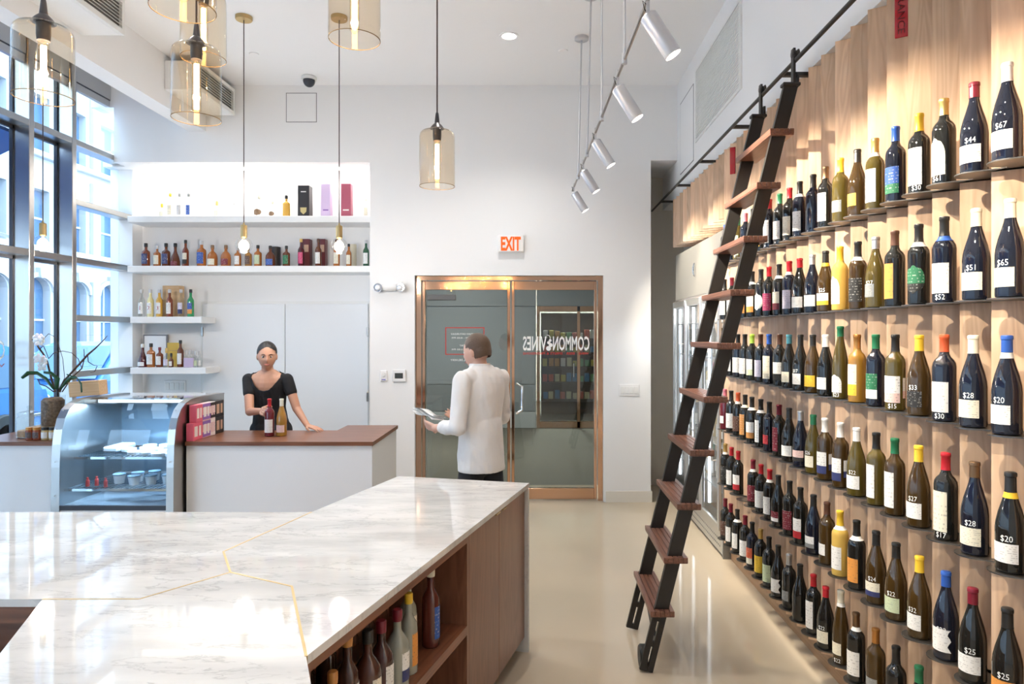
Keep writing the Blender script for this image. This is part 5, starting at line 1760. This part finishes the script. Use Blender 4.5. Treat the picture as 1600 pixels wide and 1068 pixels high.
def hand_shape(m, wrist, d, nrm, curls, spread=.13, thumb=1, tc=None, s=1.0):
    """palm and five fingers: D points along the hand, NRM out of its back; CURLS the bend of each finger"""
    w, d, nrm = Vector(wrist), Vector(d).normalized(), Vector(nrm).normalized()
    nrm = (nrm - d * nrm.dot(d)).normalized()
    sd = d.cross(nrm) * thumb                       # towards the thumb
    pc = w + d * .045 * s
    for k in range(4):
        o = sd * (.028 - .0185 * k) * s
        rcone(m, w + d * .012 * s + o * .6, w + d * .085 * s + o, .013 * s, .011 * s, seg=10)
    tips = []
    for k, (ln, cu) in enumerate(zip((.072, .080, .074, .058), curls)):
        o = sd * (.028 - .0185 * k) * s
        p = w + d * .088 * s + o
        a = (spread * (1.5 - k) / 1.5)
        v = (d + sd * a * .5).normalized()
        ang = cu * .5
        for j, fr in enumerate((.44, .32, .24)):
            v2 = (v * math.cos(ang) - nrm * math.sin(ang)).normalized()
            q = p + v2 * ln * fr * s
            rcone(m, p, q, (.0092 - .0008 * j) * s, (.0085 - .0008 * j) * s, seg=10)
            p = q
            ang += cu * .55
        tips.append(p)
    # thumb leaves the side of the palm near its base
    p = w + d * .025 * s + sd * .028 * s
    tcu = tc or (.5, .35)
    v = (d * .62 + sd * .7 - nrm * tcu[0]).normalized()
    q = p + v * .042 * s
    rcone(m, p - v * .012 * s, q, .0135 * s, .0105 * s, seg=10)
    v2 = (d * .9 + sd * .18 - nrm * (tcu[0] + tcu[1])).normalized()
    q2 = q + v2 * .034 * s
    rcone(m, q, q2, .0102 * s, .0085 * s, seg=10)
    tips.append(q2)
    return tips

def face_parts(par, M_, hair_col, s=1.0):
    inv = par.matrix_world.inverted() if False else Matrix.Translation(-par.location)
    T_ = inv @ M_
    eyew = pm('eye_white', (.75, .73, .7), .2)
    for sx in (-1, 1):
        e = MB().sphere((0, 0, 0), .0105 * s, 12, 8, mat=T_ @ Matrix.Translation((sx * .031 * s, .0755 * s, .006 * s))).build('eye', eyew, par, True)
        MB().sphere((0, 0, 0), .0065 * s, 10, 6, sy=.4, mat=T_ @ Matrix.Translation((sx * .031 * s, .0845 * s, .006 * s))).build('iris', pm('iris', (.03, .018, .012), .1), e, True)
        MB().tube([T_ @ Vector((sx * x * s, y * s, z * s)) for x, y, z in ((.016, .094, .025), (.03, .092, .030), (.046, .080, .026))], [.0022, .0028, .0012], 6).build('eyebrow', hair_col, par, True)
    MB().tube([T_ @ Vector((x * s, y * s, -.060 * s)) for x, y in ((-.024, .084), (-.011, .0955), (0, .0975), (.011, .0955), (.024, .084))], [.002, .0055, .0058, .0055, .002], 8).build('lips', pm('lips', (.36, .12, .10), .45), par, True)

M_skin_w = pm('skin_warm', (.50, .27, .18), .5, sss=.08)
M_skin_m = pm('skin_fair', (.62, .37, .28), .5, sss=.08)
M_hair_b = pm('hair_black', (.012, .010, .010), .45, bump=(120, .5))
M_hair_br = pm('hair_brown', (.10, .06, .038), .5, bump=(120, .5))
M_tee = pm('black_jersey', (.010, .010, .012), .85, bump=(35, .25))
M_shirt = pm('white_shirt', (.76, .74, .73), .75, bump=(14, .5))
M_pants = pm('dark_trousers', (.018, .018, .022), .85, bump=(30, .2))

# ---- the woman behind the bar
WX, WY = -2.33, 6.0
pw = empty('person', (WX, WY, 0), label='woman with dark tied hair in a black T-shirt holding a bottle at the bar', cat='person')
def w3(x, y, z):
    return Vector((WX + x, WY + y, z))
body = MB()
neck0, headc = w3(0, -.045, 1.40), w3(.005, -.075, 1.553)
# torso and legs
rcone(body, w3(0, .02, .94), w3(0, .0, 1.10), .150, .125, 1.0, .72, axis=(1, 0, 0))
rcone(body, w3(0, .0, 1.08), w3(0, -.03, 1.30), .122, .150, 1.0, .68, axis=(1, 0, 0))
rcone(body, w3(-.10, -.04, 1.345), w3(.10, -.04, 1.345), .062, .062)
rcone(body, neck0, w3(0, -.06, 1.48), .052, .047)
for sx in (-1, 1):
    chain(body, [w3(sx * .085, .03, .90), w3(sx * .09, .03, .48), w3(sx * .09, .05, .08)], [.088, .055, .036])
    rcone(body, w3(sx * .09, .06, .035), w3(sx * .10, -.09, .028), .034, .026)
# her right arm reaches to the bottle, her left rests on the bar
ShR, ElR, WrR = w3(-.168, -.045, 1.352), w3(-.10, -.185, 1.085), Vector((-2.245, 5.615, 1.115))
ShL, ElL, WrL = w3(.168, -.045, 1.352), w3(.262, -.075, 1.10), Vector((-1.945, 5.835, .965))
chain(body, [ShR, ElR, WrR], [.046, .036, .024])
chain(body, [ShL, ElL, WrL], [.046, .036, .024])
hand_shape(body, WrR, Vector((-2.139, 5.50, 1.13)) - WrR + Vector((-.045, -.02, 0)), (-.78, -.35, .45), (1.0, 1.05, 1.1, 1.15), thumb=-1, tc=(.55, .4))
hand_shape(body, WrL, (.86, -.42, -.16), (.1, -.05, 1), (.18, .15, .18, .22), .3, thumb=1, tc=(.15, .05))
HM = head_shape(body, headc, (.36, -.93, 0), -.10)
bme = remesh(body, .0045, 3, name='body')
o = put('body', bme, M_skin_w, pw, -pw.location)
face_parts(pw, HM, M_hair_b)
hr = MB()
for p, r, ss in (((0, -.018, .034), .098, (.86, 1.0, 1.0)), ((0, -.05, .0), .085, (.95, .9, 1.1)), ((0, -.09, .075), .042, (1, 1, .9))):
    hr.sphere(p, r, 24, 16, sx=ss[0], sy=ss[1], sz=ss[2], mat=HM)
iv = HM.inverted()
hm = remesh(hr, .005, 4, cut=lambda c: (iv @ c).y > .035 + max(0, ((iv @ c).z - .045)) * 1.05 or ((iv @ c).z < -.055) or ((iv @ c).y > -.0 and (iv @ c).z < .03 and abs((iv @ c).x) < .085), name='hair')
put('hair', hm, M_hair_b, pw, -pw.location)
tee = MB()
rcone(tee, w3(0, .02, .86), w3(0, .0, 1.10), .165, .137, 1.0, .76, axis=(1, 0, 0))
rcone(tee, w3(0, .0, 1.08), w3(0, -.03, 1.30), .134, .160, 1.0, .74, axis=(1, 0, 0))
rcone(tee, w3(-.10, -.04, 1.35), w3(.10, -.04, 1.35), .068, .068)
for Sh, El in ((ShR, ElR), (ShL, ElL)):
    rcone(tee, Sh, Sh.lerp(El, .42), .053, .050)
def tee_cut(c):
    x, y, z = c.x - WX, c.y - WY, c.z
    if z < .86:
        return True
    if y < -.02 and z > 1.262 + 4.2 * max(0, abs(x) - .02) ** 1.6 and abs(x) < .125:
        return True
    return abs(x) < .085 and z > 1.385
tm = crease(remesh(tee, .005, 4, cut=tee_cut, name='tshirt'), .004, 16)
put('tshirt', tm, M_tee, pw, -pw.location).modifiers.new('t', 'SOLIDIFY').thickness = .003
sk = MB()
rcone(sk, w3(0, .02, .86), w3(0, .02, .95), .165, .158, 1.0, .8, axis=(1, 0, 0))
for sx in (-1, 1):
    chain(sk, [w3(sx * .085, .03, .90), w3(sx * .09, .03, .48), w3(sx * .09, .05, .06)], [.10, .07, .055])
put('trousers', remesh(sk, .007, 4, cut=lambda c: c.z < .05, name='trousers'), M_pants, pw, -pw.location)
for sx in (-1, 1):
    MB().cbox(WX + sx * .095 - .042, WX + sx * .095 + .042, WY - .13, WY + .11, 0.0, .075, .03).build('shoe', M_rub, pw, True).location = -pw.location

# ---- the man walking past the entrance
MX, MY = -.375, 4.78
pman = empty('person', (MX, MY, 0), label='man in a white shirt and dark trousers walking before the glass doors', cat='person')
fw = Vector((-.80, .60, 0)).normalized()
rt = Vector((fw.y, -fw.x, 0))
def m3(f, r, z):
    return Vector((MX, MY, 0)) + fw * f + rt * r + Vector((0, 0, z))
ax = tuple(rt)
body = MB()
headm = m3(.045, 0, 1.622)
rcone(body, m3(0, 0, .96), m3(0, 0, 1.12), .150, .140, 1.0, .74, axis=ax)
rcone(body, m3(0, 0, 1.10), m3(.0, 0, 1.36), .142, .172, 1.0, .66, axis=ax)
rcone(body, m3(0, -.13, 1.435), m3(0, .13, 1.435), .068, .068)
rcone(body, m3(.0, 0, 1.46), m3(.03, 0, 1.56), .060, .056)
for s_, f1, f2 in ((-1, .09, .04), (1, -.05, -.14)):
    chain(body, [m3(0, s_ * .075, .90), m3(f1, s_ * .09, .50), m3(f2, s_ * .095, .09)], [.085, .062, .042])
    rcone(body, m3(f2 - .03, s_ * .095, .04), m3(f2 + .17, s_ * .10, .035), .04, .032)
SL, EL, WL = m3(0, -.195, 1.425), m3(-.03, -.275, 1.13), m3(.225, -.225, 1.095)
SR, ER, WR = m3(0, .195, 1.425), m3(.03, .265, 1.14), m3(.255, .13, 1.13)
chain(body, [SL, EL, WL], [.054, .043, .028])
chain(body, [SR, ER, WR], [.054, .043, .028])
hand_shape(body, WL, fw * .95 + rt * .12 + Vector((0, 0, .12)), tuple(-rt * .9 + Vector((0, 0, -.5))), (.45, .5, .55, .6), thumb=-1, tc=(.4, .2), s=1.06)
hand_shape(body, WR, fw * .9 - rt * .35 + Vector((0, 0, .15)), tuple(rt * .7 + Vector((0, 0, -.7))), (.6, .65, .7, .75), thumb=1, tc=(.4, .2), s=1.06)
HM2 = head_shape(body, headm, tuple(fw + rt * -.12), -.16, 1.03)
put('body', remesh(body, .005, 3, name='body'), M_skin_m, pman, -pman.location)
face_parts(pman, HM2, M_hair_br, 1.03)
hr = MB()
for p, r, ss in (((0, -.014, .034), .101, (.84, .98, .98)), ((0, -.040, -.002), .079, (1.0, .92, 1.05))):
    hr.sphere(p, r, 24, 16, sx=ss[0], sy=ss[1], sz=ss[2], mat=HM2)
iv2 = HM2.inverted()
hm = remesh(hr, .005, 4, cut=lambda c: (iv2 @ c).y > .045 + max(0, ((iv2 @ c).z - .05)) * 1.1 or ((iv2 @ c).z < -.052 - .25 * min(0, (iv2 @ c).y + .06)) or ((iv2 @ c).y > .005 and (iv2 @ c).z < .03 and abs((iv2 @ c).x) < .09), name='hair')
put('hair', hm, M_hair_br, pman, -pman.location)
shirt = MB()
rcone(shirt, m3(0, 0, .82), m3(0, 0, 1.10), .182, .164, 1.0, .86, axis=ax)
rcone(shirt, m3(0, 0, 1.08), m3(.0, 0, 1.36), .164, .190, 1.0, .72, axis=ax)
rcone(shirt, m3(0, -.13, 1.438), m3(0, .13, 1.438), .075, .075)
rcone(shirt, m3(.0, 0, 1.47), m3(.012, 0, 1.515), .074, .070)
for S_, E_, W_ in ((SL, EL, WL), (SR, ER, WR)):
    rcone(shirt, S_, E_, .070, .058)
    rcone(shirt, E_, E_.lerp(W_, .62), .058, .046)
put('shirt', crease(remesh(shirt, .006, 5, cut=lambda c: c.z < .80 or (c.z > 1.532), name='shirt'), .011, 11), M_shirt, pman, -pman.location).modifiers.new('t', 'SOLIDIFY').thickness = .003
cl = MB().lathe([(.066, 1.50), (.070, 1.53), (.073, 1.542), (.078, 1.505)], 24, c=(MX + fw.x * .015, MY + fw.y * .015, 0), cap0=False, cap1=False)
cl.build('collar', M_shirt, pman, True).location = -pman.location
pt = MB()
rcone(pt, m3(0, 0, .90), m3(0, 0, 1.0), .152, .150, 1.0, .76, axis=ax)
for s_, f1, f2 in ((-1, .09, .04), (1, -.05, -.14)):
    chain(pt, [m3(0, s_ * .075, .88), m3(f1, s_ * .09, .50), m3(f2, s_ * .095, .07)], [.094, .078, .064])
put('trousers', remesh(pt, .007, 4, cut=lambda c: c.z < .06, name='trousers'), M_pants, pman, -pman.location)
for s_, f2 in ((-1, .04), (1, -.14)):
    q = m3(f2 + .07, s_ * .10, .0)
    o = MB().cbox(-.045, .045, -.13, .15, 0, .085, .03).build('shoe', M_rub, pman, True)
    o.location = q - pman.location
    o.rotation_euler = (0, 0, math.atan2(fw.y, fw.x) - R(90))
# papers in his hand
pg = empty('leaflet', m3(.37, -.15, 1.165), math.atan2(fw.y, fw.x), 'folded white papers held out by the man', 'paper')
for k in range(4):
    m = MB()
    nn = 8
    vsx = []
    for i in range(nn + 1):
        for j in (0, 1):
            vsx.append((-.10 + .2 * i / nn, -.07 + .14 * j, .012 * math.sin(i * .8 + k) + .008 * k + .0))
    m.add(vsx, [(2 * i, 2 * i + 2, 2 * i + 3, 2 * i + 1) for i in range(nn)])
    o = m.build('sheet', pm('paper', (.8, .8, .78), .6), pg, True)
    o.rotation_euler = (R(10), R(-14), R(6 * k))
    o.modifiers.new('t', 'SOLIDIFY').thickness = .0008
# ================================================================ STREET OUTSIDE
M_stone = pm('pale_stone_front', (.38, .385, .39), .8, noise=(1.2, .06), bump=(14, .15))
M_pglass = pm('facade_glass', (.07, .13, .22), .08, spec=.6)
M_road = pm('asphalt', (.16, .17, .19), .9, noise=(8, .15))
M_walk = pm('sidewalk', (.5, .5, .49), .9, noise=(4, .1))
struct(MB().box(-16.5, -7.2, -25, 45, -.25, -.12).build('road', M_road), 'grey street outside the windows')
struct(MB().box(-7.2, -4.62, -25, 45, -.25, -.02).build('sidewalk', M_walk), 'pale pavement outside the windows')
bd = empty('apartment_building', (-16, 0, 0), label='pale stone building with arched windows across the street', cat='building')
MB().box(-6, -.35, -14, 44, -.1, 17).build('body', M_stone, bd)
PITCH, FW = 1.83, 1.1
def arch_poly(y0, y1, z0, z1, wy0, wy1, zs, rise):
    """panel Y0..Y1 x Z0..Z1 with an arched opening that reaches its foot"""
    c, r_ = (wy0 + wy1) / 2, (wy1 - wy0) / 2
    pts = [(y0, z0), (wy0, z0), (wy0, zs)]
    for k in range(1, 8):
        a = math.pi - math.pi * k / 8
        pts.append((c + r_ * math.cos(a), zs + rise * math.sin(a)))
    pts += [(wy1, zs), (wy1, z0), (y1, z0), (y1, z1), (y0, z1)]
    return pts
bay_lo = MB().prism_x(arch_poly(-PITCH / 2, PITCH / 2, .5, 4.3, -FW / 2, FW / 2, 3.15, .42), -.35, 0).mesh('wall_bay')
bay_hi = MB().prism_x(arch_poly(-PITCH / 2, PITCH / 2, 0, 2.9, -.5, .5, 1.85, .02), -.35, 0).mesh('wall_bay')
sill = MB().cbox(-.35, .12, -.62, .62, -.12, .0, .02).mesh('sill')
hood = MB().prism_x([(FW * .72 * math.cos(math.pi * k / 12), .60 * math.sin(math.pi * k / 12)) for k in range(13)] + [(-FW * .56 * math.cos(math.pi * k / 12), .45 * math.sin(math.pi * k / 12)) for k in range(13)], 0, .09).mesh('arch_moulding')
key = MB().prism_x([(-.08, 0), (.08, 0), (.12, .32), (-.12, .32)], 0, .16).mesh('keystone')
glassm = MB().box(-.27, -.25, -.56, .56, 0, 1).mesh('pane')
barv = MB().box(-.25, -.2, -.025, .025, 0, 1).mesh('glazing_bar')
barh = MB().box(-.25, -.2, -.56, .56, -.03, .03).mesh('glazing_bar')
pil = MB().cbox(0, .14, -.2, .2, 0, 1, .01).mesh('pilaster')
M_wf = pm('window_bars', (.55, .6, .66), .6)
for k in range(-3, 16):
    y = 22.0 + PITCH * (k - 5)
    if y < 12:
        continue
    put('wall_bay', bay_lo, M_stone, bd, (0, y, 0))
    put('arch_moulding', hood, M_stone, bd, (0, y, 3.13))
    put('keystone', key, M_stone, bd, (0, y, 3.55))
    o = put('pane', glassm, M_pglass, bd, (0, y, .5))
    o.scale.z = 3.2
    o = put('glazing_bar', barv, M_wf, bd, (0, y, .5))
    o.scale.z = 3.1
    for z in (1.1, 2.2):
        put('glazing_bar', barh, M_wf, bd, (0, y, z))
    o = put('pilaster', pil, M_stone, bd, (0, y + PITCH / 2, .4))
    o.scale.z = 3.2
    for fz in (4.55, 7.6, 10.6):
        put('wall_bay', bay_hi, M_stone, bd, (0, y, fz))
        put('sill', sill, M_stone, bd, (0, y, fz))
        o = put('pane', glassm, M_pglass, bd, (0, y, fz))
        o.scale.z = 1.86
        put('glazing_bar', barh, M_wf, bd, (0, y, fz + .95))
        o = put('pilaster', pil, M_stone, bd, (0, y + PITCH / 2, fz))
        o.scale.z = 2.6
MB().cbox(0, .3, 12, 44, 4.28, 4.55, .03).build('cornice', M_stone, bd)
MB().cbox(0, .25, 12, 44, 7.42, 7.6, .03).build('cornice', M_stone, bd)
MB().cbox(0, .2, 12, 44, 0, .5, .03).build('plinth', M_stone, bd)

# parked blue van seen through the glass
M_car = pm('blue_car_paint', (.05, .19, .46), .12, coat=1.0, spec=.6)
M_cgl = pm('car_glass', (.10, .17, .25), .05, spec=.7)
def car(y0, flip, label, x=-8.6):
    g = empty('parked_car', (x, y0, -.12), R(180) if flip else 0, label, 'car')
    # profile along y (front towards +y), half width .9
    low = [(-2.35, .32), (-2.4, .75), (-2.3, 1.0), (1.2, 1.02), (2.15, .92), (2.38, .7), (2.36, .32)]
    MB().prism_x(low, -.9, .9).build('body', M_car, g)
    cabp = [(-2.25, 1.0), (-2.0, 1.62), (-1.6, 1.72), (.1, 1.72), (.45, 1.64), (1.25, 1.02)]
    vs = []
    n_ = len(cabp)
    for sx in (-1, 1):
        for (y, z) in cabp:
            k = .88 - .18 * (z - 1.0) / .7
            vs.append((sx * k, y, z))
    MB().add(vs, [tuple(range(n_ - 1, -1, -1)), tuple(range(n_, 2 * n_))] + [(i, (i + 1) % n_, n_ + (i + 1) % n_, n_ + i) for i in range(n_)]).build('cabin', M_car, g)
    for sx in (-1, 1):
        for pl in ([(-1.95, 1.08), (-1.75, 1.55), (-.95, 1.62), (-.95, 1.08)], [(-.85, 1.08), (-.85, 1.62), (-.0, 1.62), (.0, 1.08)], [(.1, 1.08), (.1, 1.6), (.35, 1.55), (.95, 1.08)]):
            q = [(sx * (.895 - .18 * (z - 1.0) / .7), y, z) for y, z in pl]
            MB().add(q, [(0, 1, 2, 3)]).build('side_window', M_cgl, g)
    q = []
    for y, z in ((.5, 1.62), (1.24, 1.06)):
        k = .80 - .16 * (z - 1.0) / .7
        q += [(-k, y + .03, z + .01), (k, y + .03, z + .01)]
    MB().add(q, [(0, 1, 3, 2)]).build('windscreen', M_cgl, g)
    for y in (-1.45, 1.45):
        for sx in (-1, 1):
            w_ = MB().lathe([(.2, -.1), (.33, -.1), (.35, -.06), (.35, .06), (.33, .1), (.2, .1)], 24, mat=Matrix.Translation((sx * .85, y, .35)) @ Matrix.Rotation(R(90), 4, 'Y')).build('wheel', M_rub, g, True)
            MB().lathe([(.0, -.09), (.2, -.09), (.2, .09), (.0, .09)], 18, cap0=False, cap1=False, mat=Matrix.Translation((sx * .86, y, .35)) @ Matrix.Rotation(R(90), 4, 'Y')).build('rim', M_alu, w_)
    for sx in (-1, 1):
        MB().cbox(sx * .905 - .01, sx * .905 + .01, -2.3, 2.2, .60, .64, .004).build('side_trim', M_chrome, g)
        MB().sphere((sx * .62, 2.3, .78), .12, 12, 8, sy=.4).build('headlight', pm('headlamp', (.8, .82, .85), .1), g, True)
    return g
car(13.4, True, 'blue parked car seen through the window beside the shelves')
car(8.45, True, 'blue parked car at the left edge beyond the glass')
# blue awning over the pavement
aw = empty('awning', (-4.62, 0, 3.5), label='blue fabric awning outside above the windows', cat='awning')
m = MB().prism_y([(0, .05), (-1.3, -.55), (-1.3, -.62), (0, .02)], -3, 6.25)
m.build('canvas', pm('awning_blue', (.03, .12, .42), .8), aw)
MB().bar((-.02, 6.1, -.9), (-1.2, 6.1, -.55), .03, .03).build('stay', M_alu, aw)
# lettering on the street window
wl_ = MB()
wt = empty('window_lettering', (XG - .012, 5.62, 1.61), label='white reversed shop lettering on the leftmost window', cat='lettering')
put('word', fit_text('COMMON', .68, .17), M_wtext, wt, (0, -.11, .0), (R(90), 0, R(-90)))
put('tagline', fit_text('WINE · BEER', .68, .03), M_rtext, wt, (0, -.11, -.13), (R(90), 0, R(-90)))
